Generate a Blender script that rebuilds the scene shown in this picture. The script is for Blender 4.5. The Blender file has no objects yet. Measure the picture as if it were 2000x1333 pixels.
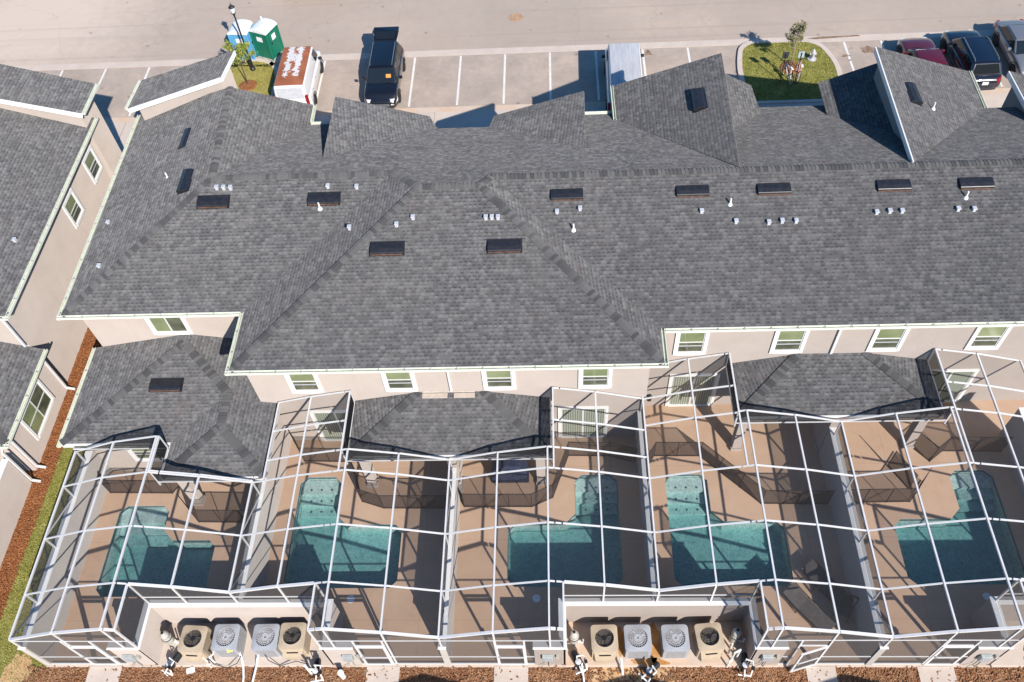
import bpy, bmesh, math, random
from mathutils import Vector, Matrix
from mathutils.geometry import tessellate_polygon
random.seed(7)
S = bpy.context.scene
COL = S.collection
R = math.radians

# ------------------------------------------------------------------ camera
CAMZ = 31.5
cam = bpy.data.cameras.new("camera"); camo = bpy.data.objects.new("camera", cam); COL.objects.link(camo)
cam.sensor_width = 36; cam.lens = 36*1702.31/2000; cam.clip_start = .1; cam.clip_end = 600
CM = ((0.9984466, 0.0152752, -0.0535), (-0.0193, -0.8072, -0.5899), (-0.0522, 0.59, -0.8057))
q = (53.67806231, -5.18660659, 5.06007936)
cy, sy = math.cos(R(q[2])), math.sin(R(q[2])); cp, sp = math.cos(R(q[0])), math.sin(R(q[0])); cr, sr = math.cos(R(q[1])), math.sin(R(q[1]))
Rz = Matrix(((cy, -sy, 0), (sy, cy, 0), (0, 0, 1)))
vr, vf, vu = Vector((1, 0, 0)), Vector((0, cp, -sp)), Vector((0, sp, cp))
r2 = Rz @ (cr*vr + sr*vu); u2 = Rz @ (-sr*vr + cr*vu); f2 = Rz @ vf
mw = Matrix.Identity(4)
for i in range(3):
    mw[i][0] = r2[i]; mw[i][1] = u2[i]; mw[i][2] = -f2[i]
mw.translation = Vector((0, 0, CAMZ))
camo.matrix_world = mw
S.camera = camo

# ------------------------------------------------------------------ sky, sun, exposure
SUN_AZ, SUN_EL = -30.0, 36.5          # shadows run towards this azimuth (from +Y, negative is left)
w = bpy.data.worlds.new("World"); S.world = w; w.use_nodes = True
nt = w.node_tree; bg = nt.nodes["Background"]
sk = nt.nodes.new("ShaderNodeTexSky"); sk.sky_type = 'NISHITA'; sk.sun_disc = False
sk.sun_elevation = R(SUN_EL); sk.sun_rotation = R(180+SUN_AZ); sk.air_density = 1.0; sk.dust_density = .6; sk.ozone_density = 3.0
hs = nt.nodes.new("ShaderNodeHueSaturation"); hs.inputs['Saturation'].default_value = 1.35
nt.links.new(sk.outputs[0], hs.inputs['Color']); nt.links.new(hs.outputs[0], bg.inputs[0]); bg.inputs[1].default_value = 0.092
sl = bpy.data.lights.new("sun", 'SUN'); sl.energy = 4.3; sl.angle = R(.5); sl.color = (1, .95, .89)
so = bpy.data.objects.new("sun", sl); COL.objects.link(so)
sd = Vector((math.sin(R(SUN_AZ))*math.cos(R(SUN_EL)), math.cos(R(SUN_AZ))*math.cos(R(SUN_EL)), -math.sin(R(SUN_EL))))
so.rotation_euler = sd.to_track_quat('-Z', 'Y').to_euler(); so.location = (20, -30, 40)
S.view_settings.view_transform = 'Standard'; S.view_settings.look = 'None'
S.view_settings.exposure = 0.62; S.view_settings.gamma = 1

# ------------------------------------------------------------------ materials
MAT = {}
class NB:
    def __init__(s, name):
        s.m = bpy.data.materials.new(name); s.m.use_nodes = True; s.t = s.m.node_tree
        s.p = s.t.nodes["Principled BSDF"]; s.out = s.t.nodes["Material Output"]; MAT[name] = s.m
    def n(s, typ, **kw):
        x = s.t.nodes.new(typ)
        for k, v in kw.items():
            if k in x.inputs.keys() if isinstance(k, str) else False: x.inputs[k].default_value = v
            else: setattr(x, k, v)
        return x
    def l(s, a, b): s.t.links.new(a, b)
    def val(s, x, v):
        if hasattr(v, 'is_linked'): s.l(v, x)
        else: x.default_value = v
    def math(s, op, a, b=None):
        x = s.n("ShaderNodeMath", operation=op); s.val(x.inputs[0], a)
        if b is not None: s.val(x.inputs[1], b)
        return x.outputs[0]
    def coord(s, kind='Object'):
        return s.n("ShaderNodeTexCoord").outputs[kind]
    def pos(s):
        return s.n("ShaderNodeNewGeometry").outputs['Position']
    def noise(s, vec, scale, detail=4, rough=.55, out='Fac'):
        x = s.n("ShaderNodeTexNoise"); s.l(vec, x.inputs['Vector']); x.inputs['Scale'].default_value = scale
        x.inputs['Detail'].default_value = detail; x.inputs['Roughness'].default_value = rough
        return x.outputs[out]
    def ramp(s, fac, stops, interp='LINEAR'):
        x = s.n("ShaderNodeValToRGB"); s.l(fac, x.inputs[0]); e = x.color_ramp.elements; x.color_ramp.interpolation = interp
        while len(e) < len(stops): e.new(.5)
        for i, (p, c) in enumerate(stops):
            e[i].position = p; e[i].color = (c[0], c[1], c[2], 1) if not isinstance(c, float) else (c, c, c, 1)
        return x.outputs[0]
    def mix(s, fac, a, b, mode='MIX'):
        x = s.n("ShaderNodeMix", data_type='RGBA', blend_type=mode); s.val(x.inputs[0], fac)
        for i, v in ((6, a), (7, b)):
            if hasattr(v, 'is_linked'): s.l(v, x.inputs[i])
            else: x.inputs[i].default_value = (v[0], v[1], v[2], 1)
        return x.outputs[2]
    def bump(s, h, strength=.3, dist=.02):
        x = s.n("ShaderNodeBump"); s.l(h, x.inputs['Height']); x.inputs['Strength'].default_value = strength
        x.inputs['Distance'].default_value = dist; s.l(x.outputs[0], s.p.inputs['Normal'])
    def set(s, color=None, rough=None, metal=None, spec=None, coat=None):
        if color is not None:
            if hasattr(color, 'is_linked'): s.l(color, s.p.inputs['Base Color'])
            else: s.p.inputs['Base Color'].default_value = (*color, 1)
        if rough is not None: s.p.inputs['Roughness'].default_value = rough
        if metal is not None: s.p.inputs['Metallic'].default_value = metal
        if spec is not None: s.p.inputs['Specular IOR Level'].default_value = spec
        if coat is not None:
            s.p.inputs['Coat Weight'].default_value = coat; s.p.inputs['Coat Roughness'].default_value = .04
        return s

def plain(name, c, rough=.6, metal=0., spec=.4, coat=None, var=.06, scale=6.):
    b = NB(name); v = b.coord()
    f = b.noise(v, scale, 5)
    lo = tuple(x*(1-var*2) for x in c); hi = tuple(min(1, x*(1+var*2)) for x in c)
    b.set(b.ramp(f, [(.3, lo), (.7, hi)]), rough, metal, spec, coat)
    return b.m

def shingle(name, tint=1.0):
    b = NB(name); uv = b.coord('UV'); sep = b.n("ShaderNodeSeparateXYZ"); b.l(uv, sep.inputs[0])
    u, v = sep.outputs[0], sep.outputs[1]
    ROW = .145
    vr = b.math('DIVIDE', v, ROW); row = b.math('FLOOR', vr); fr = b.math('FRACT', vr)
    wn = b.n("ShaderNodeTexWhiteNoise", noise_dimensions='1D'); b.l(row, wn.inputs['W'])
    us = b.math('ADD', u, b.math('MULTIPLY', wn.outputs['Value'], 3.7))
    def cells(wd, salt):
        c = b.math('FLOOR', b.math('DIVIDE', us, wd))
        cmb = b.n("ShaderNodeCombineXYZ"); b.l(c, cmb.inputs[0]); b.l(row, cmb.inputs[1]); cmb.inputs[2].default_value = salt
        wx = b.n("ShaderNodeTexWhiteNoise", noise_dimensions='3D'); b.l(cmb.outputs[0], wx.inputs['Vector'])
        return wx.outputs['Value']
    c1 = cells(.185, 1.3); c2 = cells(.185, 5.1); c3 = cells(.5, 2.2)
    k = b.math('ADD', b.math('MULTIPLY', c1, .55), b.math('MULTIPLY', c3, .45))
    col = b.ramp(k, [(.1, (.098*tint, .096*tint, .097*tint)), (.45, (.124*tint, .121*tint, .121*tint)), (.6, (.136*tint, .132*tint, .132*tint)), (.9, (.17*tint, .165*tint, .162*tint))])
    fu = b.math('FRACT', b.math('DIVIDE', us, .185))
    mid_ = b.math('LESS_THAN', b.math('ABSOLUTE', b.math('SUBTRACT', fu, .5)), .34)
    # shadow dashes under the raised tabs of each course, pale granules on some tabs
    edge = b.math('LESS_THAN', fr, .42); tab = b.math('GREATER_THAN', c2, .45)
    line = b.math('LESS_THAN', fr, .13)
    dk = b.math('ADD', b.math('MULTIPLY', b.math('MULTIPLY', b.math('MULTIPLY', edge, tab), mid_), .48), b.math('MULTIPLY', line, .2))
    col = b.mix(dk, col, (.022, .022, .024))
    lt = b.math('MULTIPLY', b.math('MULTIPLY', b.math('LESS_THAN', c2, .3), mid_), b.math('GREATER_THAN', fr, .4))
    col = b.mix(b.math('MULTIPLY', lt, .45), col, (.24*tint, .235*tint, .23*tint))
    big = b.noise(b.pos(), .35, 4); col = b.mix(b.math('MULTIPLY', b.math('SUBTRACT', big, .35), .8), col, (.14*tint, .132*tint, .128*tint))
    brown = b.noise(b.pos(), 1.1, 5, .7)
    col = b.mix(b.ramp(brown, [(.58, 0.), (.72, .35)]), col, (.135, .10, .088))
    mp = b.n("ShaderNodeMapping"); b.l(uv, mp.inputs[0]); mp.inputs['Scale'].default_value = (1.6, .12, 1)
    stk = b.noise(mp.outputs[0], 1., 4, .6); col = b.mix(b.ramp(stk, [(.5, 0.), (.78, .30)]), col, (.06, .06, .062))
    b.set(col, .9, spec=.25); b.p.inputs['Diffuse Roughness'].default_value = 1.
    gr = b.noise(b.pos(), 55, 3, .7)
    h = b.math('ADD', b.math('MULTIPLY', fr, -.5), b.math('ADD', b.math('MULTIPLY', c1, .4), b.math('MULTIPLY', gr, .3)))
    b.bump(h, .55, .03)
    return b.m

def screen(name, a, tint=(.10, .09, .086)):
    b = NB(name); g = b.n("ShaderNodeNewGeometry")
    dt = b.n("ShaderNodeVectorMath", operation='DOT_PRODUCT'); b.l(g.outputs['Normal'], dt.inputs[0]); b.l(g.outputs['Incoming'], dt.inputs[1])
    c = b.math('MAXIMUM', b.math('ABSOLUTE', dt.outputs['Value']), .09)
    op = b.math('SUBTRACT', 1., b.math('POWER', 1-a, b.math('DIVIDE', 1., c)))
    df = b.n("ShaderNodeBsdfDiffuse"); df.inputs[0].default_value = (*tint, 1)
    tr = b.n("ShaderNodeBsdfTransparent"); mx = b.n("ShaderNodeMixShader")
    b.l(op, mx.inputs[0]); b.l(tr.outputs[0], mx.inputs[1]); b.l(df.outputs[0], mx.inputs[2]); b.l(mx.outputs[0], b.out.inputs[0])
    return b.m

def make_materials():
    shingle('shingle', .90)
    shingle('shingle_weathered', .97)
    b = NB('ridge_shingle'); at = b.n("ShaderNodeTexCoord").outputs['UV']
    sp_ = b.n("ShaderNodeSeparateXYZ"); b.l(at, sp_.inputs[0])
    wn = b.n("ShaderNodeTexWhiteNoise", noise_dimensions='1D'); b.l(b.math('FLOOR', sp_.outputs[0]), wn.inputs['W'])
    col = b.ramp(wn.outputs['Value'], [(0., (.062, .061, .063)), (.36, (.078, .077, .078)), (.5, (.102, .10, .10)), (1., (.128, .125, .124))])
    b.set(col, .9, spec=.25); b.p.inputs['Diffuse Roughness'].default_value = 1.; b.bump(b.noise(b.pos(), 50, 3, .7), .4, .02)
    # stucco
    for nm, c in (('stucco', (.37, .317, .28)), ('stucco_grey', (.36, .33, .30))):
        b = NB(nm); p = b.pos(); n1 = b.noise(p, .8, 5, .6); n2 = b.noise(p, 60, 2, .5)
        col = b.ramp(n1, [(.3, tuple(x*.93 for x in c)), (.7, tuple(min(1, x*1.04) for x in c))])
        # rain streaks
        mp = b.n("ShaderNodeMapping"); b.l(p, mp.inputs[0]); mp.inputs['Scale'].default_value = (3, 3, .25)
        st = b.noise(mp.outputs[0], 1., 4, .6)
        col = b.mix(b.ramp(st, [(.55, 0.), (.8, .22)]), col, tuple(x*.72 for x in c))
        b.set(col, .9, spec=.2); b.p.inputs['Diffuse Roughness'].default_value = 1.; b.bump(n2, .35, .012)
    b = NB('alcove_stucco'); p = b.pos(); c = (.37, .317, .28)
    n1 = b.noise(p, .8, 5, .6); col = b.ramp(n1, [(.3, tuple(x*.93 for x in c)), (.7, c)])
    rust = b.noise(p, 1.3, 4, .65); col = b.mix(b.ramp(rust, [(.63, 0.), (.75, .5)]), col, (.5, .25, .09))
    b.set(col, .9, spec=.2); b.bump(b.noise(p, 60, 2), .3, .012)
    plain('trim_white', (.80, .79, .76), .5, var=.02)
    plain('aluminium_white', (.66, .65, .64), .35, spec=.5, var=.02)
    plain('gutter_cream', (.70, .71, .60), .4, var=.04)
    plain('gutter_inside', (.50, .56, .36), .5, var=.08)
    plain('vent_black', (.022, .022, .026), .35, spec=.6, var=.15)
    plain('vent_edge', (.16, .085, .06), .5, var=.2)
    plain('vent_white', (.50, .51, .54), .5, var=.05); plain('pvc_white', (.78, .77, .74), .4, var=.04)
    plain('soffit', (.42, .36, .31), .8)
    plain('dark_cavity', (.012, .012, .013), .9)
    plain('flashing', (.52, .44, .37), .6)
    b = NB('window_glass'); p = b.pos(); n = b.noise(p, .9, 3)
    b.set(b.ramp(n, [(.35, (.17, .20, .10)), (.65, (.26, .285, .16))]), .06, spec=.7)
    b.bump(b.noise(p, .7, 2), .06, .05)
    plain('window_dark', (.10, .105, .07), .07, spec=.7, var=.2, scale=2)
    b = NB('door_glass'); uvp = b.pos(); mp = b.n("ShaderNodeMapping"); b.l(uvp, mp.inputs[0]); mp.inputs['Scale'].default_value = (1, .01, .01)
    wv = b.n("ShaderNodeTexWave"); b.l(mp.outputs[0], wv.inputs[0]); wv.inputs['Scale'].default_value = 3.4
    b.set(b.ramp(wv.outputs['Fac'], [(.2, (.16, .19, .15)), (.7, (.34, .37, .30))]), .12, spec=.6)
    screen('roof_screen', .09, (.13, .12, .115)); screen('wall_screen', .25); screen('fence_mesh', .42, (.07, .052, .045)); screen('kick_mesh', .5, (.02, .02, .022))
    # deck
    b = NB('deck'); p = b.pos(); n1 = b.noise(p, .7, 5, .6); n2 = b.noise(p, 22, 4, .6)
    c = b.ramp(n1, [(.3, (.50, .335, .228)), (.7, (.57, .395, .272))])
    c = b.mix(b.ramp(n2, [(.45, 0.), (.8, .22)]), c, (.33, .24, .18))
    sep = b.n("ShaderNodeSeparateXYZ"); b.l(p, sep.inputs[0])
    def joint(o, per, wd, ph):
        f = b.math('FRACT', b.math('DIVIDE', b.math('ADD', o, ph), per)); return b.math('LESS_THAN', f, wd/per)
    j = b.math('MAXIMUM', joint(sep.outputs[0], 3.64, .018, 500.3), joint(sep.outputs[1], 3.1, .018, 501.))
    c = b.mix(b.math('MULTIPLY', j, .35), c, (.2, .14, .1))
    n3 = b.noise(p, 1.9, 6, .7); c = b.mix(b.ramp(n3, [(.55, 0.), (.68, .28)]), c, (.36, .25, .18))
    b.set(c, .85, spec=.25); b.bump(n2, .25, .01)
    # pool
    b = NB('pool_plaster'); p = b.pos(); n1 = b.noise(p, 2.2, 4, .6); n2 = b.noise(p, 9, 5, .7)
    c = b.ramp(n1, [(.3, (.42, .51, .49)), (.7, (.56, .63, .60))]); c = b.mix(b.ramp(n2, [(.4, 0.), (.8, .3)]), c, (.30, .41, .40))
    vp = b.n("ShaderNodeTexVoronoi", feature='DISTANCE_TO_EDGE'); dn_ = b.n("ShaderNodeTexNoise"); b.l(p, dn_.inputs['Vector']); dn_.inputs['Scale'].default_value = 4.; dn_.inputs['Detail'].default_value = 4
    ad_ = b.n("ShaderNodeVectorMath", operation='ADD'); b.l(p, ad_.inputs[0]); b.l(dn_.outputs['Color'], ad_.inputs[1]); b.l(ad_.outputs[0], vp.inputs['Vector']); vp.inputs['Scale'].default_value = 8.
    c = b.mix(b.ramp(vp.outputs['Distance'], [(0., .5), (.14, 0.)]), c, (.78, .84, .76))  # pale web of cell edges: rippling light painted into the floor colour
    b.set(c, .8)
    plain('pool_tile', (.08, .14, .15), .25, var=.2, scale=20)
    b = NB('pool_water'); p = b.pos()
    tr = b.n("ShaderNodeBsdfTransparent"); tr.inputs[0].default_value = (.97, .99, .99, 1)
    gl = b.n("ShaderNodeBsdfGlossy"); gl.inputs['Roughness'].default_value = .04
    gm_ = b.n("ShaderNodeNewGeometry"); dt = b.n("ShaderNodeVectorMath", operation='DOT_PRODUCT')
    n1 = b.noise(p, 3.2, 3, .6); n2 = b.noise(p, 10, 3, .6); h = b.math('ADD', n1, b.math('MULTIPLY', n2, .5))
    bp = b.n("ShaderNodeBump"); b.l(h, bp.inputs['Height']); bp.inputs['Strength'].default_value = .35; bp.inputs['Distance'].default_value = .05
    b.l(bp.outputs[0], dt.inputs[0]); b.l(gm_.outputs['Incoming'], dt.inputs[1]); b.l(bp.outputs[0], gl.inputs['Normal'])
    cosv = b.math('MINIMUM', b.math('ABSOLUTE', dt.outputs['Value']), 1.)
    fres = b.math('ADD', .02, b.math('MULTIPLY', .98, b.math('POWER', b.math('SUBTRACT', 1., cosv), 5.)))
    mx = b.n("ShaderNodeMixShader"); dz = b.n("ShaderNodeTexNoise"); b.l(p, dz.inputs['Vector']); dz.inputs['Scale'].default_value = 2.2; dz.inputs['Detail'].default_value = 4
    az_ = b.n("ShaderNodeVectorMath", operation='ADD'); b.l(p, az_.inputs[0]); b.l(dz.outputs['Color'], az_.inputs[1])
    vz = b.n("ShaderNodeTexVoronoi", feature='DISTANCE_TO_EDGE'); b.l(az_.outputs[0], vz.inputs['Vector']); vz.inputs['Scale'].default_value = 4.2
    b.l(b.ramp(vz.outputs['Distance'], [(0., (1., 1., 1.)), (.10, (.86, .88, .88)), (.3, (.74, .78, .78))]), tr.inputs[0])  # ripple light put into the water tint: clear cell edges, dimmer cells
    b.l(fres, mx.inputs[0]); b.l(tr.outputs[0], mx.inputs[1]); b.l(gl.outputs[0], mx.inputs[2]); b.l(mx.outputs[0], b.out.inputs[0])
    va_ = b.n("ShaderNodeVolumeAbsorption"); va_.inputs['Color'].default_value = (.25, .675, .69, 1); va_.inputs['Density'].default_value = .78; b.l(va_.outputs[0], b.out.inputs['Volume'])
    # ground surfaces
    b = NB('road'); p = b.pos(); n1 = b.noise(p, .12, 6, .6); n2 = b.noise(p, 1.4, 6, .7); n3 = b.noise(p, 40, 2)
    c = b.ramp(n1, [(.3, (.40, .325, .265)), (.55, (.45, .362, .295)), (.75, (.54, .43, .335))])
    c = b.mix(b.ramp(n2, [(.45, 0.), (.8, .35)]), c, (.34, .275, .225))
    mp = b.n("ShaderNodeMapping"); b.l(p, mp.inputs[0]); mp.inputs['Scale'].default_value = (.06, 1.3, 1)
    c = b.mix(b.ramp(b.noise(mp.outputs[0], 1., 4), [(.5, 0.), (.75, .3)]), c, (.40, .36, .335))
    sx = b.n("ShaderNodeVectorMath", operation='DISTANCE'); b.l(p, sx.inputs[0]); sx.inputs[1].default_value = (-33, 49.5, 0)
    c = b.mix(b.ramp(b.math('ADD', b.math('DIVIDE', sx.outputs['Value'], 12.), b.math('MULTIPLY', b.math('SUBTRACT', n2, .5), .5)), [(.25, .75), (.8, 0.)]), c, (.66, .54, .44))
    v = b.n("ShaderNodeTexVoronoi"); b.l(p, v.inputs['Vector']); v.inputs['Scale'].default_value = .75
    spots = b.math('ADD', v.outputs['Distance'], b.math('MULTIPLY', b.noise(p, 6, 3), .12))
    c = b.mix(b.ramp(spots, [(.1, .55), (.16, 0.)]), c, (.2, .16, .14))
    # old tyre tracks and sealed cracks
    mp = b.n("ShaderNodeMapping"); b.l(p, mp.inputs[0]); mp.inputs['Scale'].default_value = (.02, 2.2, 1)
    c = b.mix(b.ramp(b.noise(mp.outputs[0], 1., 3, .5), [(.58, 0.), (.72, .25)]), c, (.27, .235, .21))
    vc = b.n("ShaderNodeTexVoronoi", feature='DISTANCE_TO_EDGE'); dsp = b.n("ShaderNodeTexNoise"); b.l(p, dsp.inputs['Vector']); dsp.inputs['Scale'].default_value = .9; dsp.inputs['Detail'].default_value = 5
    va = b.n("ShaderNodeVectorMath", operation='ADD'); b.l(p, va.inputs[0]); b.l(dsp.outputs['Color'], va.inputs[1]); b.l(va.outputs[0], vc.inputs['Vector']); vc.inputs['Scale'].default_value = .16
    c = b.mix(b.ramp(vc.outputs['Distance'], [(.0, .16), (.006, 0.)]), c, (.2, .17, .15))
    b.set(c, .9, spec=.2); b.bump(n3, .3, .01)
    b = NB('parking'); p = b.pos(); n1 = b.noise(p, .5, 6, .65); n2 = b.noise(p, 3, 6, .7)
    c = b.ramp(n1, [(.3, (.36, .292, .238)), (.5, (.43, .348, .288)), (.72, (.53, .42, .335))])
    c = b.mix(b.ramp(n2, [(.45, 0.), (.75, .45)]), c, (.30, .25, .215))
    v = b.n("ShaderNodeTexVoronoi"); b.l(p, v.inputs['Vector']); v.inputs['Scale'].default_value = .6
    spots = b.math('ADD', v.outputs['Distance'], b.math('MULTIPLY', b.noise(p, 5, 3), .16))
    c = b.mix(b.ramp(spots, [(.12, .6), (.2, 0.)]), c, (.17, .12, .1))
    b.set(c, .92, spec=.2); b.bump(b.noise(p, 40, 2), .35, .01)
    b = NB('concrete'); p = b.pos(); n1 = b.noise(p, .9, 6, .65)
    c = b.ramp(n1, [(.3, (.53, .44, .37)), (.7, (.62, .525, .45))])
    c = b.mix(b.ramp(b.noise(p, 5, 5, .7), [(.5, 0.), (.8, .35)]), c, (.46, .37, .30))
    b.set(c, .9, spec=.2); b.bump(b.noise(p, 30, 3), .2, .01)
    b = NB('sandy_concrete'); p = b.pos(); n1 = b.noise(p, .9, 6, .65)
    c = b.ramp(n1, [(.35, (.60, .50, .42)), (.65, (.62, .43, .29))]); b.set(c, .95, spec=.1); b.bump(b.noise(p, 30, 3), .3, .02)
    plain('line_paint', (.74, .70, .65), .7, var=.06, scale=3)
    b = NB('sand'); p = b.pos(); n1 = b.noise(p, 1.5, 6, .7)
    b.set(b.ramp(n1, [(.3, (.50, .30, .14)), (.7, (.66, .44, .25))]), .95, spec=.1); b.bump(b.noise(p, 20, 4), .5, .04)
    b = NB('rust_stain_slab'); b.set(b.ramp(b.noise(b.pos(), 3, 5), [(.3, (.42, .17, .03)), (.7, (.55, .32, .14))]), .9)
    b = NB('dirt_stain'); p = b.pos(); b.set(b.ramp(b.noise(p, 4, 5), [(.3, (.17, .10, .06)), (.7, (.34, .24, .17))]), .95)
    for nm, pal in (('mulch_red', ((.10, .032, .014), (.30, .105, .038), (.47, .22, .10))), ('mulch_brown', ((.07, .026, .012), (.26, .115, .052), (.52, .31, .18)))):
        b = NB(nm); p = b.pos(); n = b.noise(p, 9, 6, .8)
        v = b.n("ShaderNodeTexVoronoi"); mp = b.n("ShaderNodeMapping"); b.l(b.n("ShaderNodeTexNoise").outputs['Color'], mp.inputs[1]) if False else None
        b.l(p, v.inputs['Vector']); v.inputs['Scale'].default_value = 22
        f = b.math('ADD', b.math('MULTIPLY', n, .6), b.math('MULTIPLY', b.n("ShaderNodeSeparateColor").outputs[0] if False else v.outputs['Distance'], .6))
        c = b.ramp(f, [(.32, pal[0]), (.55, pal[1]), (.85, pal[2])])
        big = b.noise(p, .8, 4); c = b.mix(b.ramp(big, [(.55, 0.), (.75, .55)]), c, pal[2]); red = b.noise(p, 1.7, 5, .7); c = b.mix(b.ramp(red, [(.5, 0.), (.66, .5)]), c, (.17, .055, .025))
        b.set(c, .95, spec=.1); b.bump(f, .9, .06)
    for nm, pal in (('grass', ((.09, .095, .018), (.26, .25, .06), (.46, .41, .15))), ('grass_dry', ((.16, .14, .03), (.34, .29, .08), (.46, .37, .14)))):
        b = NB(nm); p = b.pos(); n = b.noise(p, 1.3, 6, .7); n2 = b.noise(p, 25, 5, .75)
        f = b.math('ADD', b.math('MULTIPLY', n, .5), b.math('MULTIPLY', n2, .5))
        b.set(b.ramp(f, [(.32, pal[0]), (.5, pal[1]), (.68, pal[2])]), .9, spec=.15); b.bump(n2, .9, .05)
    b = NB('grass_blade'); oi = b.pos(); b.set(b.ramp(b.noise(oi, 7, 4, .7), [(.3, (.13, .14, .025)), (.7, (.46, .42, .13))]), .8, spec=.2)
    # metals, plastics, vehicles
    plain('ac_beige', (.46, .37, .265), .5, var=.04); plain('ac_grey', (.36, .37, .39), .45, var=.04)
    plain('ac_coil', (.10, .085, .07), .6, var=.3, scale=40); plain('ac_coil_grey', (.22, .20, .19), .6, var=.25, scale=40)
    plain('fan_dark', (.05, .05, .055), .25, metal=.6); plain('fan_silver', (.55, .56, .60), .3, metal=.5)
    plain('wire_grey', (.55, .55, .56), .4); plain('yellow_tag', (.75, .68, .08), .5)
    plain('equip_black', (.02, .02, .022), .4, var=.2); plain('equip_grey', (.42, .40, .36), .5, var=.12)
    plain('hose_black', (.02, .02, .02), .6); plain('copper', (.45, .2, .08), .5)
    plain('meter_grey', (.40, .43, .42), .5)
    plain('lounger_sling', (.09, .08, .075), .8, var=.1); plain('navy_cover', (.02, .028, .06), .7, var=.2)
    plain('ladder_orange', (.75, .26, .04), .5)
    plain('tyre', (.02, .02, .02), .85); plain('rim', (.42, .42, .43), .3, metal=.8); plain('rim_dark', (.12, .11, .10), .4, metal=.6)
    for nm, c in (('paint_black', (.008, .008, .010)), ('paint_navy', (.008, .011, .022)), ('paint_maroon', (.10, .006, .013)), ('paint_silver', (.22, .225, .24)), ('paint_white', (.76, .76, .75)), ('paint_charcoal', (.03, .03, .034))):
        b = NB(nm); b.set(c, .28, metal=.25 if nm == 'paint_silver' else 0, spec=.6, coat=1.)
    b = NB('rusty_roof'); p = b.coord(); n = b.noise(p, 1.6, 5, .6)
    sp_ = b.n("ShaderNodeSeparateXYZ"); b.l(p, sp_.inputs[0])
    ax = b.math('ABSOLUTE', b.math('ADD', sp_.outputs[0], .02))
    # flaked strips beside the middle and one across, the rest rust
    strip = b.math('ABSOLUTE', b.math('SUBTRACT', ax, .27))
    wob = b.math('MULTIPLY', b.math('SUBTRACT', b.noise(p, 4.5, 6, .75), .5), 1.15)
    cross = b.math('ABSOLUTE', b.math('SUBTRACT', sp_.outputs[1], .25))
    e = b.math('MINIMUM', b.math('ADD', strip, b.math('MULTIPLY', b.math('MAXIMUM', b.math('SUBTRACT', b.math('ABSOLUTE', sp_.outputs[1]), 1.35), 0.), .8)), b.math('ADD', b.math('MULTIPLY', cross, .4), b.math('MULTIPLY', b.math('MAXIMUM', b.math('SUBTRACT', ax, .3), 0.), 1.5)))
    fl = b.math('LESS_THAN', b.math('ADD', e, wob), .15)
    rc = b.ramp(n, [(.3, (.26, .075, .03)), (.7, (.40, .135, .06))])
    b.set(b.mix(fl, rc, (.66, .64, .62)), .8)
    b = NB('dusty_roof'); p = b.coord(); mp = b.n("ShaderNodeMapping"); b.l(p, mp.inputs[0]); mp.inputs['Scale'].default_value = (7, .8, 1)
    n = b.noise(mp.outputs[0], 1., 5, .6); b.set(b.ramp(n, [(.3, (.40, .40, .42)), (.7, (.54, .54, .55))]), .6)
    b = NB('car_glass'); b.set((.012, .016, .018), .03, spec=.9)
    plain('lamp_clear', (.62, .62, .64), .08, spec=.9); plain('lamp_red', (.30, .012, .012), .15, spec=.7)
    plain('toilet_blue', (.10, .33, .55), .5); plain('toilet_green', (.01, .15, .09), .5); plain('toilet_roof', (.74, .76, .74), .5); plain('sign_white', (.78, .78, .77), .5)
    plain('iron_black', (.018, .018, .02), .45); plain('lamp_glass', (.70, .72, .74), .15)
    plain('sign_blue_grey', (.40, .47, .50), .4); plain('sign_back', (.045, .05, .055), .45)
    plain('hydrant_silver', (.58, .56, .58), .4, metal=.3)
    plain('bark', (.10, .075, .055), .9, var=.2, scale=30); plain('bark_pale', (.30, .24, .18), .9, var=.2, scale=30)
    b = NB('leaf_green'); b.set(b.ramp(b.noise(b.pos(), 5, 3), [(.35, (.10, .14, .02)), (.65, (.34, .36, .07))]), .6, spec=.3)
    b = NB('leaf_grey'); b.set(b.ramp(b.noise(b.pos(), 5, 3), [(.35, (.14, .14, .06)), (.65, (.34, .31, .18))]), .6, spec=.3)
    plain('iron_rust', (.42, .27, .17), .8, var=.25, scale=18); plain('orange_card', (.72, .28, .06), .6)
    plain('bike_white', (.72, .70, .70), .4); plain('bike_pink', (.60, .34, .36), .4)
make_materials()

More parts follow.
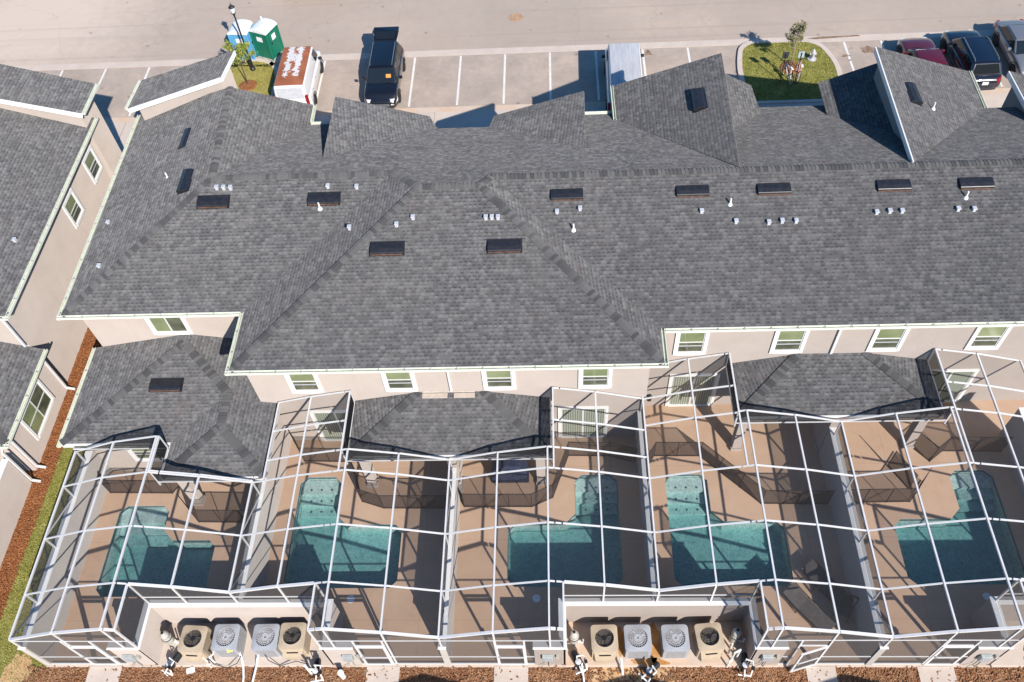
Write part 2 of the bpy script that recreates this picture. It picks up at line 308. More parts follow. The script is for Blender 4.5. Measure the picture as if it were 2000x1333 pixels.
# ------------------------------------------------------------------ mesh helpers
class MB:
    def __init__(s): s.v = []; s.f = []; s.uv = []
    def face(s, pts, uv=None):
        i = len(s.v); s.v += [tuple(p) for p in pts]; s.f.append(tuple(range(i, i+len(pts)))); s.uv.append(uv); return s
    def mesh(s, vs, fs):
        i = len(s.v); s.v += [tuple(p) for p in vs]
        for f in fs: s.f.append(tuple(a+i for a in f)); s.uv.append(None)
        return s
    def box(s, x0, x1, y0, y1, z0, z1):
        v = [(x, y, z) for z in (z0, z1) for y in (y0, y1) for x in (x0, x1)]
        return s.mesh(v, [(0, 2, 3, 1), (4, 5, 7, 6), (0, 1, 5, 4), (2, 6, 7, 3), (0, 4, 6, 2), (1, 3, 7, 5)])
    def bar(s, a, b, wd=.06, h=None, up=(0, 0, 1)):
        a = Vector(a); b = Vector(b); d = (b-a).normalized(); up = Vector(up); h = h or wd
        x = d.cross(up)
        if x.length < 1e-4: x = d.cross(Vector((0, 1, 0)))
        x.normalize(); z = x.cross(d).normalized()
        v = [p + x*sx*wd/2 + z*sz*h/2 for p in (a, b) for sz in (-1, 1) for sx in (-1, 1)]
        return s.mesh(v, [(0, 1, 3, 2), (4, 6, 7, 5), (0, 4, 5, 1), (2, 3, 7, 6), (0, 2, 6, 4), (1, 5, 7, 3)])
    def tube(s, pts, r, n=8, cap=True):
        pts = [Vector(p) for p in pts]; rs = r if isinstance(r, (list, tuple)) else [r]*len(pts); rings = []
        for i, p in enumerate(pts):
            d = (pts[min(i+1, len(pts)-1)]-pts[max(i-1, 0)]).normalized()
            x = d.cross(Vector((0, 0, 1)))
            if x.length < 1e-3: x = Vector((1, 0, 0))
            x.normalize(); y = d.cross(x).normalized()
            rings.append([p + (x*math.cos(t)+y*math.sin(t))*rs[i] for t in [2*math.pi*k/n for k in range(n)]])
        v = [q for r_ in rings for q in r_]; f = []
        for i in range(len(pts)-1):
            for k in range(n): f.append((i*n+k, i*n+(k+1) % n, (i+1)*n+(k+1) % n, (i+1)*n+k))
        if cap: f.append(tuple(range(n-1, -1, -1))); f.append(tuple(range((len(pts)-1)*n, len(pts)*n)))
        return s.mesh(v, f)
    def prism(s, poly, z0, z1):      # poly in XY, counterclockwise
        n = len(poly); v = [(x, y, z0) for x, y in poly]+[(x, y, z1) for x, y in poly]
        f = [tuple(range(n-1, -1, -1)), tuple(range(n, 2*n))]+[(k, (k+1) % n, n+(k+1) % n, n+k) for k in range(n)]
        return s.mesh(v, f)
    def prism_y(s, poly, y0, y1):    # poly in XZ
        n = len(poly); v = [(x, y0, z) for x, z in poly]+[(x, y1, z) for x, z in poly]
        f = [tuple(range(n)), tuple(range(2*n-1, n-1, -1))]+[((k+1) % n, k, n+k, n+(k+1) % n) for k in range(n)]
        return s.mesh(v, f)
    def lathe(s, prof, c=(0, 0, 0), n=16, axis='z'):
        v = []
        for r, z in prof:
            for k in range(n):
                t = 2*math.pi*k/n; a, b_ = r*math.cos(t), r*math.sin(t)
                p = (a, b_, z) if axis == 'z' else ((z, a, b_) if axis == 'x' else (b_, z, a))
                v.append((c[0]+p[0], c[1]+p[1], c[2]+p[2]))
        m = len(prof); f = [(i*n+k, i*n+(k+1) % n, (i+1)*n+(k+1) % n, (i+1)*n+k) for i in range(m-1) for k in range(n)]
        f.append(tuple(range(n-1, -1, -1))); f.append(tuple(range((m-1)*n, m*n)))
        return s.mesh(v, f)
    def bars(s, name, mat, parent):
        '''every primitive collected (8 vertices, 6 faces each) as a part of its own'''
        for i in range(0, len(s.v), 8):
            k = i//8*6; m = MB(); m.v = s.v[i:i+8]; m.f = [tuple(a-i for a in f) for f in s.f[k:k+6]]; m.uv = [None]*6; m.build(name, mat, parent)
    def build(s, name, mat, parent=None, smooth=False, bevel=0, seg=2, subsurf=0, recalc=False):
        me = bpy.data.meshes.new(name); me.from_pydata(s.v, [], s.f)
        if any(u is not None for u in s.uv):
            lay = me.uv_layers.new(name='uv')
            for p in me.polygons:
                u = s.uv[p.index]
                if u is not None:
                    for k, li in enumerate(p.loop_indices): lay.data[li].uv = u[k]
        m = MAT[mat] if isinstance(mat, str) else mat
        me.materials.append(m)
        o = bpy.data.objects.new(name, me); COL.objects.link(o)
        if recalc:
            bm = bmesh.new(); bm.from_mesh(me); bmesh.ops.remove_doubles(bm, verts=bm.verts, dist=1e-4); bmesh.ops.recalc_face_normals(bm, faces=bm.faces); bm.to_mesh(me); bm.free()
        if smooth:
            for p in me.polygons: p.use_smooth = True
        if bevel:
            md = o.modifiers.new('bevel', 'BEVEL'); md.width = bevel; md.segments = seg; md.limit_method = 'ANGLE'; md.angle_limit = R(35)
        if subsurf:
            md = o.modifiers.new('sub', 'SUBSURF'); md.levels = subsurf; md.render_levels = subsurf
        if parent is not None: o.parent = parent
        return o

def thing(name, label, cat, loc=(0, 0, 0), rz=0, group=None):
    o = bpy.data.objects.new(name, None); COL.objects.link(o); o.location = loc; o.rotation_euler = (0, 0, rz)
    o.empty_display_size = .2
    o['label'] = label; o['category'] = cat
    if group: o['group'] = group
    return o
def tag(o, label, cat, group=None):
    o['label'] = label; o['category'] = cat
    if group: o['group'] = group
    return o
def struct(o, kind='structure'):
    o['kind'] = kind; return o
def copy_tree(o, parent=None):
    c = o.copy(); COL.objects.link(c)
    if parent is not None: c.parent = parent
    for ch in list(o.children): copy_tree(ch, c)
    return c

# ------------------------------------------------------------------ ground, road, parking
def sheet(name, poly, z, mat):
    m = MB(); m.face([(x, y, z) for x, y in poly]); return struct(m.build(name, mat))
def rect(x0, x1, y0, y1): return [(x0, y0), (x1, y0), (x1, y1), (x0, y1)]
g_out = [Vector((x, y, -.40)) for x, y in rect(-260, 260, -120, 380)]; g_in = [Vector((x, y, -.40)) for x, y in rect(-18.6, 25.9, 9.0, 20.9)]
gt_ = tessellate_polygon([g_out, g_in]); gm = MB(); gm.mesh(g_out+g_in, [t if True else t for t in gt_]); struct(gm.build('ground', 'grass_dry', recalc=True))
sheet('road', rect(-120, 120, 44.72, 58), -.012, 'road')
sheet('parking_bays', rect(-80, 80, 39.45, 44.17), -.012, 'parking')
m = MB(); m.box(-80, 80, 44.17, 44.72, -.3, 0.0); struct(m.build('ribbon_kerb', 'concrete'))
m = MB(); m.box(-80, 80, 39.0, 39.45, -.3, .012); struct(m.build('parking_edge', 'sandy_concrete'))
m = MB(); m.box(-80, 80, 30.5, 39.0, -.3, .03); struct(m.build('sidewalk', 'concrete'))
m = MB(); m.box(-80, 80, 58.004, 58.4, -.3, .12); struct(m.build('road_kerb', 'concrete'))
m = MB()
for k in range(1, 12): m.box(-30.2+k*5.9-.01, -30.2+k*5.9+.01, 37.0, 39.0, .03, .034)
struct(m.build('sidewalk_joint', 'dirt_stain'))
lines = MB()
for x in (-29.7, -27.0, -24.3, -13.55, -8.13, -5.4, -2.77, -.13, 2.56, 5.3, 7.92, 16.9, 19.0, 21.75, 24.45, 27.1): lines.box(x-.06, x+.06, 39.6, 44.1, -.2, -.008)
struct(lines.build('bay_line', 'line_paint'))
st = MB(); st.mesh([(14.8, 44.55, .006), (15.3, 44.42, .006), (16.3, 44.48, .006), (17.9, 44.58, .006), (17.9, 44.7, .006), (16.6, 44.68, .006), (15.6, 44.68, .006)], [(0, 1, 2, 3, 4, 5, 6)])
def blob(mb, cx, cy, rx, ry, z, seed):
    rnd = random.Random(seed); n = 26; k = [rnd.uniform(.45, 1.15) for _ in range(n)]
    k = [(k[i-1]+2*k[i]+k[(i+1) % n])/4 for i in range(n)]
    mb.face([(cx+rx*k[i]*math.cos(2*math.pi*i/n), cy+ry*k[i]*math.sin(2*math.pi*i/n), z) for i in range(n)])
blob(st, 18.1, 43.3, .5, .4, -.006, 1); blob(st, 16.75, 42.8, .28, .14, -.006, 2); blob(st, 16.9, 42.4, .1, .08, -.006, 3); blob(st, 5.6, 43.75, .28, .3, -.006, 4)
struct(st.build('mud_stain', 'dirt_stain'))

def rounded(pts, r, n=6):
    out = []; N = len(pts)
    for i in range(N):
        p0, p, p1 = Vector(pts[i-1]), Vector(pts[i]), Vector(pts[(i+1) % N])
        a = (p0-p).normalized(); b = (p1-p).normalized(); rr = r[i] if isinstance(r, (list, tuple)) else r
        if rr < .01: out.append(tuple(p)); continue
        A = p+a*rr; B = p+b*rr
        for k in range(n+1):
            t = k/n; q_ = A*(1-t)**2+p*2*t*(1-t)+B*t*t; out.append((q_.x, q_.y))
    return out
def grow(poly, d):
    c = sum((Vector(p) for p in poly), Vector((0, 0)))/len(poly); return [tuple(Vector(p)+(Vector(p)-c).normalized()*d) for p in poly]
def island(name, poly, grass):
    out = grow(poly, .28)
    m = MB(); n = len(poly)
    v = [(x, y, .10) for x, y in poly]+[(x, y, .10) for x, y in out]+[(x, y, -.1) for x, y in out]+[(x, y, -.1) for x, y in poly]
    f = []
    for k in range(n):
        j = (k+1) % n; f += [(k, n+k, n+j, j), (n+k, 2*n+k, 2*n+j, n+j), (3*n+k, k, j, 3*n+j)]
    m.mesh(v, f); struct(m.build('island_kerb', 'concrete', recalc=True))
    g = MB(); g.face([(x, y, .07) for x, y in poly]); struct(g.build('island_lawn', grass))
    return poly
isl_r = island('r', rounded([(10.75, 38.95), (15.75, 38.95), (15.95, 42), (15.3, 44.15), (11.1, 44.15), (10.75, 42)], [.02, .02, .8, 1.0, .9, .8]), 'grass')
isl_l = island('l', rounded([(-19.6, 39.05), (-16.25, 39.05), (-16.3, 43.2), (-17.2, 44.2), (-19.6, 44.2)], [.02, .02, .9, .8, .5]), 'grass_dry')
# sidewalk slab strip is paved in front of the islands; bark rings under the saplings
m = MB(); m.lathe([(.62, .074), (.5, .10), (0.02, .13)], (13.45, 41.75, 0), 18); struct(m.build('mulch_ring', 'mulch_red'))
m = MB(); m.lathe([(.55, .074), (.45, .10), (0.02, .13)], (-17.8, 41.9, 0), 18); struct(m.build('mulch_ring', 'mulch_red'))
def tufts(name, poly, count, z, hgt, mat, seed):
    rnd = random.Random(seed); xs = [p[0] for p in poly]; ys = [p[1] for p in poly]; m = MB(); n = 0
    def inside(x, y):
        c = False; j = len(poly)-1
        for i in range(len(poly)):
            (x1, y1), (x2, y2) = poly[i], poly[j]
            if (y1 > y) != (y2 > y) and x < (x2-x1)*(y-y1)/(y2-y1)+x1: c = not c
            j = i
        return c
    while n < count:
        x = rnd.uniform(min(xs), max(xs)); y = rnd.uniform(min(ys), max(ys))
        if not inside(x, y): continue
        n += 1; t = rnd.uniform(0, 6.28); l = hgt*rnd.uniform(.5, 1.2); wd = .02
        dx, dy = math.cos(t)*wd, math.sin(t)*wd; ox, oy = rnd.uniform(-.04, .04), rnd.uniform(-.04, .04)
        m.face([(x-dx, y-dy, z), (x+dx, y+dy, z), (x+ox, y+oy, z+l)])
    o = m.build(name, mat); o['kind'] = 'stuff'; o['label'] = 'short grass blades of the lawn'; return o
tufts('grass', isl_r, 7000, .07, .07, 'grass_blade', 1)
tufts('grass', isl_l, 3500, .07, .06, 'grass_blade', 2)

# front and side beds
sheet('mulch_bed', rect(-19.9, 19.0, -6, 8.86), -.03, 'mulch_brown')
sheet('side_mulch', rect(-22.6, -21.1, 5, 33), -.03, 'mulch_red')
GRS = rect(-21.1, -18.72, 5, 33)
sheet('side_lawn', GRS, -.034, 'grass'); tufts('grass', rect(-21.25, -19.0, 7, 18), 9000, -.034, .06, 'grass_blade', 3)
sheet('rear_lawn', rect(-60, 60, -60, 8.2), -.044, 'grass_dry')
sd_ = MB()
for c, rx, ry in (((-19.75, 8.5), .55, .9), ((1.9, 8.45), 1.15, .5), ((3.6, 8.6), .5, .35)):
    pts = [(c[0]+rx*math.cos(t)*random.uniform(.8, 1.15), c[1]+ry*math.sin(t)*random.uniform(.8, 1.15), -.026) for t in [k*.35 for k in range(18)]]
    sd_.face(pts)
struct(sd_.build('sand_patch', 'sand'))
m = MB()
for a, b in ((-17.1, -15.9), (-6.98, -5.8), (-2.45, -1.25), (8.35, 9.35), (12.12, 13.34)): m.box(a, b, 5.0, 8.86, -.2, .012)
struct(m.build('garden_path', 'concrete'))
# bark chips lying on the beds
def chips(rectv, count, mat, seed):
    rnd = random.Random(seed); m = MB(); x0, x1, y0, y1 = rectv
    for _ in range(count):
        x, y = rnd.uniform(x0, x1), rnd.uniform(y0, y1); t = rnd.uniform(0, 6.28); l = rnd.uniform(.03, .09); wd = l*.35
        c, s_ = math.cos(t), math.sin(t); z = -.02+rnd.uniform(0, .03); tl = rnd.uniform(-.02, .02)
        m.face([(x-c*l-s_*wd, y-s_*l+c*wd, z), (x-c*l+s_*wd, y-s_*l-c*wd, z), (x+c*l+s_*wd, y+s_*l-c*wd, z+tl), (x+c*l-s_*wd, y+s_*l+c*wd, z+tl)])
    o = m.build('bark_chips', mat); o['kind'] = 'stuff'; o['label'] = 'loose bark chips on the planting bed'
chips((-19.4, 18, 7.6, 8.85), 6000, 'mulch_brown', 5); chips((-22, -21.1, 8, 26), 5000, 'mulch_red', 6)

# ------------------------------------------------------------------ roof helpers
def uvface(pts):
    pts = [Vector(p) for p in pts]; n = Vector((0, 0, 0))
    for i in range(len(pts)):
        a, b = pts[i], pts[(i+1) % len(pts)]
        n += Vector(((a.y-b.y)*(a.z+b.z), (a.z-b.z)*(a.x+b.x), (a.x-b.x)*(a.y+b.y)))
    n.normalize()
    if n.z < 0: n = -n; pts = pts[::-1]
    h = Vector((0, 0, 1)).cross(n).normalized(); s_ = n.cross(h)
    return pts, [(p.dot(h)+200, p.dot(s_)+200) for p in pts]
def roof(name, faces, parent, mat='shingle', thick=.1):
    m = MB()
    for f in faces:
        p, u = uvface(f); m.face(p, u)
    o = m.build(name, mat, parent)
    md = o.modifiers.new('thick', 'SOLIDIFY'); md.thickness = thick; md.offset = -1
    return o
def cap(par, a, b, na, nb, wd=.175, step=.15, lift=.02, skip=0):
    """overlapping cap shingles along a ridge or hip, na / nb: the downslope directions of both sides"""
    a = Vector(a); b = Vector(b); L = (b-a).length; d = (b-a)/L; n = max(1, int(L/step)); wd = wd*1.0; na = Vector(na); nb = Vector(nb); na = (na-d*na.dot(d)).normalized(); nb = (nb-d*nb.dot(d)).normalized()
    up = Vector((0, 0, 1)); m = MB()
    for k in range(n):
        s0 = a+d*(k*L/n); s1 = a+d*((k+1)*L/n+.05); u = random.randint(0, 900)
        for side in (na, nb):
            z0 = up*(lift+.022); z1 = up*(lift)
            pts = [s0+z0, s1+z1, s1+side*wd+z1*1.0, s0+side*wd+z0*1.0]
            nrm = (pts[1]-pts[0]).cross(pts[3]-pts[0])
            if nrm.z < 0: pts = pts[::-1]
            m.face(pts, [(u+.5, .5)]*4)
    return m.build('ridge_cap', 'ridge_shingle', par)
def slope_dir(face_n): pass
def hipdirs(n1, n2):
    return n1, n2
def gutter(parent, a, b, out, end=True):
    """open trough along a->b, out = outward horizontal direction"""
    a = Vector(a); b = Vector(b); o_ = Vector(out); d = (b-a).normalized(); L = (b-a).length
    m = MB(); up = Vector((0, 0, 1))
    m.bar(a+o_*.012, b+o_*.012, .024, .12); m.bar(a+o_*.125, b+o_*.125, .024, .11); m.bar(a+o_*.068-up*.057, b+o_*.068-up*.057, .10, .012)
    g = m.build('gutter', 'gutter_cream', parent)
    t = MB(); t.bar(a+o_*.068-up*.04, b+o_*.068-up*.04, .085, .02); t.build('gutter_trough', 'gutter_inside', g)
    k = MB(); n = max(1, int(L/.95))
    for i in range(1, n): 
        p = a+d*(L*i/n); k.bar(p+o_*.02+up*.055, p+o_*.15+up*.05, .03, .02)
    if n > 1: k.build('bracket', 'equip_grey', g)
    return g
def window(parent, c, wd, h, face, cols=1, rows=2, mat='window_glass', tr=.13):
    """c = centre on the wall plane, face = outward axis ('-y' or '+x')"""
    f = MB(); p = MB(); fr = MB()
    def B(mb, u0, u1, z0, z1, d0, d1):
        if face == '-y': mb.box(c[0]+u0, c[0]+u1, c[1]-d1, c[1]-d0, c[2]+z0, c[2]+z1)
        else: mb.box(c[0]+d0, c[0]+d1, c[1]+u0, c[1]+u1, c[2]+z0, c[2]+z1)
    W, H = wd/2, h/2
    B(f, -W-tr, -W, -H-tr, H+tr, -.05, .06); B(f, W, W+tr, -H-tr, H+tr, -.05, .06); B(f, -W, W, H, H+tr, -.05, .06); B(f, -W, W, -H-tr, -H, -.05, .075)
    o = f.build('window', 'trim_white', parent)
    s_ = .045
    B(fr, -W, -W+s_, -H, H, -.03, .03); B(fr, W-s_, W, -H, H, -.03, .03); B(fr, -W+s_, W-s_, H-s_, H, -.03, .03); B(fr, -W+s_, W-s_, -H, -H+s_, -.03, .03)
    for k in range(1, cols): x = -W+wd*k/cols; B(fr, x-.025, x+.025, -H+s_, H-s_, -.03, .028)
    for k in range(1, rows): z = -H+h*k/rows; B(fr, -W+s_, W-s_, z-.025, z+.025, -.03, .026)
    fr.build('sash', 'aluminium_white', o)
    if cols == 1: B(p, -W+.02, W-.02, .0, H-.02, .0, .012)
    else: B(p, -W+.02, .0, -H+.02, H-.02, .0, .012)
    p.build('pane', mat, o); p = MB()
    if cols == 1: B(p, -W+.02, W-.02, -H+.02, .0, -.004, .008)
    else: B(p, .0, W-.02, -H+.02, H-.02, -.004, .008)
    p.build('pane', 'window_dark' if mat == 'window_glass' else mat, o)
    bl = MB(); zz = -H+.02+h*.28
    if cols == 1: B(bl, -W+.06, W-.06, zz, zz+.05, .0125, .016); bl.build('blind_hem', 'vent_white', o)
    return o
def downspout(parent, x, y, z0, z1, out=(0, -1), kick=True):
    m = MB(); ox, oy = out
    m.bar((x+ox*.16, y+oy*.16, z1), (x+ox*.05, y+oy*.05, z1-.3), .09, .07); m.bar((x+ox*.05, y+oy*.05, z1-.28), (x+ox*.05, y+oy*.05, z0+.15), .09, .07, (0, 1, 0))
    if kick: m.bar((x+ox*.05, y+oy*.05, z0+.16), (x+ox*.38, y+oy*.38, z0+.04), .09, .07)
    return m.build('downspout', 'aluminium_white', parent)
def roof_vent(parent, c, along, upslope, L=1.25):
    c = Vector(c); a = Vector(along).normalized(); s_ = Vector(upslope).normalized(); n = a.cross(s_).normalized()
    if n.z < 0: n = -n
    prof = [(-.26, .02), (-.26, .13), (-.22, .165), (-.05, .16), (.15, .10), (.24, .02)]
    v = []; 
    for e in (-L/2, L/2):
        for s0, h in prof: v.append(c+a*e+s_*s0+n*h)
    k = len(prof); f = [tuple(range(k)), tuple(range(2*k-1, k-1, -1))]+[(i, i+k, i+1+k, i+1) for i in range(k-1)]
    o = MB().mesh(v, f).build('roof_vent', 'vent_black', parent, bevel=.012, recalc=True)
    e_ = MB(); e_.bar(c-a*(L/2-.03)-s_*.275+n*.06, c+a*(L/2-.03)-s_*.275+n*.06, .02, .07, n); e_.build('vent_louver', 'vent_edge', o)
    fl = MB(); fl.bar(c-a*(L/2+.05)-s_*.0+n*.006, c+a*(L/2+.05)+n*.006, .60, .012, n); fl.build('vent_flange', 'vent_black', o)
    return o
def pipe_vent(parent, c, n=(0, 0, 1), kind='hood'):
    m = MB(); x, y, z = c
    if kind == 'hood':
        m.box(x-.06, x+.06, y-.08, y+.08, z-.03, z+.13); m.box(x-.08, x+.08, y-.115, y+.08, z+.13, z+.16)
        o = m.build('pipe_vent', 'vent_white', parent, bevel=.02)
    else:
        m.tube([(x, y, z-.1), (x, y, z+.32)], .035, 8); m.lathe([(.11, z-.02), (.06, z+.08), (.036, z+.1)], (x, y, 0), 10)
        o = m.build('pipe_vent', 'pvc_white', parent, smooth=False)
    return o

# ------------------------------------------------------------------ the town house row
P = .37; ZE = 5.6
def sz(y): return 8.1-.38*(y-24.62)
house = thing('town_house_row', 'long two storey beige town house row with dark shingle roofs behind the pools', 'house', (0, 24, 0))
house.location = (0, 0, 0)
R0 = (-13.9, 26.0, sz(26.0)); V1 = (-6.5, 26.0, sz(26.0)); RL = (-5.24, 24.62, 8.1); RR = (-2.87, 24.62, 8.1); V2 = (-2.45, 25.34, sz(25.34)); E1 = (30, 25.34, sz(25.34))
A0 = (-19.33, 20.62, ZE); A1 = (-19.42, 32.6, ZE); GA = (-14.35, 31.8, 7.6)
B1 = (-12.06, 20.62, ZE); M0 = (-12.06, 17.86, ZE); M1 = (3.79, 17.86, ZE); B2 = (3.79, 19.41, ZE); E0 = (30, 19.41, ZE)
VE = (-11.22, 31.72, 5.42); EG = (-11.22, 32.9, 5.62)
def se(x, y): return (x, y, sz(y))
faces = [[A0, R0, GA, A1], [A0, B1, V1, R0], [M0, RL, V1, B1], [M0, M1, RR, RL], [M1, B2, V2, RR], [B2, E0, E1, V2], [R0, GA, EG, VE],
         [R0, V1, RL, RR, V2, E1, se(30, 31.1), se(18.3, 31.1), se(18.3, 31.4), se(13.2, 31.4), se(13.2, 32.1), se(7.6, 32.1), se(7.6, 31.9), se(1.2, 31.9), se(1.2, 30.75), se(-9.4, 30.75), se(-9.4, 31.72), VE]]
roof('roof', faces, house)
# cap shingles
dn = (0, -1, -P); ds = (0, 1, -.38); dl = (-1, 0, -P); dr = (1, 0, -P)
cap(house, A0, R0, dl, dn); cap(house, R0, GA, dl, dr); cap(house, R0, V1, dn, ds); cap(house, V1, RL, dl, ds); cap(house, M0, RL, dl, dn); cap(house, RL, RR, dn, ds)
cap(house, M1, RR, dr, dn); cap(house, RR, V2, dr, ds); cap(house, V2, E1, dn, ds)
pass
# walls
wl = MB(); wl.box(-18.95, 30, 21.0, 31.0, -.2, 5.5); wl.box(-18.95, -11.6, 31.0, 31.6, -.2, 5.4); wl.box(-11.68, 3.36, 18.12, 21.0, -.2, 5.5); wl.box(3.36, 30, 19.57, 21.0, -.2, 5.5)
wl.build('wall', 'stucco', house)
sf = MB(); sf.box(-19.3, 30, 20.7, 21.0, 5.42, 5.5); sf.box(-12.03, 3.76, 17.9, 18.12, 5.42, 5.5); sf.box(3.76, 30, 19.45, 19.57, 5.42, 5.5); sf.box(-19.3, -18.95, 21.0, 31.5, 5.42, 5.5); sf.box(-12.03, -11.68, 18.12, 20.7, 5.42, 5.5)
sf.build('soffit', 'soffit', house)
for a, b, o_ in (((-19.5, 20.60, 5.57), (-12.2, 20.60, 5.57), (0, -1, 0)), ((-12.08, 17.70, 5.57), (-12.08, 20.6, 5.57), (-1, 0, 0)), ((-12.22, 17.84, 5.57), (3.95, 17.84, 5.57), (0, -1, 0)),
                 ((3.81, 17.70, 5.57), (3.81, 19.4, 5.57), (1, 0, 0)), ((3.97, 19.39, 5.57), (30, 19.39, 5.57), (0, -1, 0)), ((-19.35, 20.45, 5.57), (-19.44, 32.6, 5.57), (-1, 0, 0)),
                 ((-11.2, 31.76, 5.55), (-11.2, 32.9, 5.6), (1, 0, 0)), ((-11.2, 31.74, 5.40), (-9.45, 31.74, 5.40), (0, 1, 0)), ((1.3, 31.92, 5.32), (2.75, 31.92, 5.32), (0, 1, 0))):
    gutter(house, a, b, o_)

def shed(name, H0, H1, L1, L0, wall_y0, gut=None, wall='stucco', wl_in=.3, wh_in=.12, fascia_h=False):
    """half gable: H0/H1 back and street end of the high edge, L1/L0 of the low edge"""
    roof('gable_roof', [[H0, L0, L1, H1]], house)
    xl, xh = (L0[0]+L1[0])/2, (H0[0]+H1[0])/2; zl, zh = (L0[2]+L1[2])/2, (H0[2]+H1[2])/2
    yr = min(H1[1], L1[1])-.3; s_ = 1 if xh > xl else -1; k = (zh-zl)/abs(xh-xl)
    a, b = xl+s_*wl_in, xh-s_*wh_in
    za, zb = zl+k*wl_in-.26, zh-k*wh_in-.16
    m = MB(); poly = [(a, -.2), (b, -.2), (b, zb), (a, za)]
    m.prism_y(poly, wall_y0, yr)
    m.build('gable_wall', wall, house, recalc=True)
    if fascia_h:
        f_ = MB(); f_.bar(Vector(H0)+Vector((-s_*-.03, 0, -.13)), Vector(H1)+Vector((-s_*-.03, 0, -.13)), .05, .26); f_.build('fascia', 'trim_white', house)
    if gut: gutter(house, Vector(L0)+Vector((-s_*.02, 0, -.03)), Vector(L1)+Vector((-s_*.02, 0, -.03)), (-s_, 0, 0))
# the street side half gables (high edge one side, eave on the other)
shed('s5', (7.17, 25.46, 7.83), (7.35, 32.66, 7.83), (2.82, 33.5, 5.65), (2.84, 31.07, 5.65), 30.2, gut=True, wl_in=.4)
shed('t8', (13.76, 25.46, 7.86), (13.95, 32.6, 7.9), (18.88, 33.6, 5.7), (18.84, 31.06, 5.65), 25.9, gut=True, wh_in=.28, wl_in=.5, fascia_h=True)
shed('s3', (-9.71, 27.78, 6.95), (-9.72, 31.69, 6.98), (-5.66, 31.8, 5.62), (-5.0, 30.4, 5.75), 28.2, wl_in=.9)
shed('s4', (1.3, 27.92, 6.9), (1.36, 31.53, 6.95), (-2.68, 31.7, 5.62), (-3.0, 30.4, 5.75), 28.2, wl_in=.9)
shed('s6', (7.5, 29.4, 6.35), (7.6, 33.35, 6.35), (9.06, 33.1, 5.72), (9.2, 31.2, 5.7), 30.5)
shed('s7', (14.35, 28.5, 6.63), (14.5, 33.2, 6.63), (12.05, 33.1, 5.73), (12.02, 30.82, 5.745), 31.0, wl_in=.5)
shed('s9', (20.05, 28.3, 6.55), (20.0, 32.4, 6.55), (23.2, 32.6, 5.5), (23.2, 31.2, 5.5), 28.6, wh_in=.2, fascia_h=True)
# raised half gable at the left end of the street side
LW = (-19.35, 31.7, 6.7); LW2 = (-19.25, 33.75, 6.7); HW = (-14.6, 31.85, 8.12); HW2 = (-14.4, 33.75, 8.12)
roof('gable_roof', [[LW, HW, HW2, LW2]], house)
m = MB(); m.prism_y([(-19.0, -.2), (-14.75, -.2), (-14.75, 7.93), (-19.0, 6.65)], 31.98, 33.5); m.build('gable_wall', 'stucco', house, recalc=True)
m = MB(); m.bar(Vector(LW)+Vector((0, -.03, -.12)), Vector(HW)+Vector((0, -.03, -.12)), .05, .22); m.bar(Vector(HW)+Vector((.03, 0, -.12)), Vector(HW2)+Vector((.03, 0, -.12)), .05, .22); m.build('fascia', 'trim_white', house)
gutter(house, Vector(LW)+Vector((0, 0, -.03)), Vector(LW2)+Vector((0, 0, -.03)), (-1, 0, 0))

# single storey roofs at the back
ZL = 2.92; PL = .2; n2_ = (0, -1, -PL); l2_ = (-1, 0, -PL); r2_ = (1, 0, -PL)
a0 = (-19.25, 16.42, ZL); jn = (-12.95, 18.37, ZL+PL*1.95); apx = (-15.12, 20.55, ZL+PL*4.13); nt_ = (-14.9, 16.42, ZL); b0 = (-14.9, 14.92, ZL); b1 = (-11.0, 14.92, ZL); br = (-12.95, 16.87, ZL+PL*1.95)
yb = 21.0
roof('lower_roof', [[a0, apx, (-15.12, yb, apx[2]), (-19.25, yb, ZL)], [a0, nt_, jn, apx], [nt_, b0, br, jn], [b0, b1, br], [b1, (-11.0, yb, ZL), (-15.12, yb, apx[2]), apx, jn, br]], house, 'shingle_weathered')
cap(house, a0, apx, l2_, n2_); cap(house, apx, jn, r2_, n2_); cap(house, jn, br, l2_, r2_); cap(house, b0, br, l2_, n2_); cap(house, b1, br, r2_, n2_); pass
gutter(house, (-19.27, 16.3, ZL-.04), (-19.27, yb, ZL-.04), (-1, 0, 0)); 
fs = MB(); fs.bar((-19.25, 16.40, ZL-.12), (-14.9, 16.40, ZL-.12), .05, .2); fs.bar((-14.92, 14.9, ZL-.12), (-14.92, 16.4, ZL-.12), .05, .2); fs.bar((-14.9, 14.9, ZL-.12), (-11.0, 14.9, ZL-.12), .05, .2); fs.bar((-10.98, 14.9, ZL-.12), (-10.98, 18.1, ZL-.12), .05, .2)
def centre(x0, x1, yf, yw, pt):
    h = (yw-yf)
    L0, R0_ = (x0, yf, ZL), (x1, yf, ZL); LT, RT = (x0+h*1.05, yw, ZL+h*pt), (x1-h*1.05, yw, ZL+h*pt)
    roof('lower_roof', [[L0, R0_, RT, LT], [L0, LT, (x0, yw, ZL+.1)], [R0_, (x1, yw, ZL+.1), RT]], house, 'shingle_weathered')
    cap(house, L0, LT, l2_, n2_); cap(house, R0_, RT, r2_, n2_); pass
    fs.bar((x0, yf-.02, ZL-.12), (x1, yf-.02, ZL-.12), .05, .2); fs.bar((x0-.02, yf, ZL-.12), (x0-.02, yw, ZL-.12), .05, .2); fs.bar((x1+.02, yf, ZL-.12), (x1+.02, yw, ZL-.12), .05, .2)
centre(-7.92, -.35, 15.72, 18.12, .26)
centre(6.75, 14.25, 17.2, 19.57, .28)
fs.bars('fascia', 'trim_white', house)
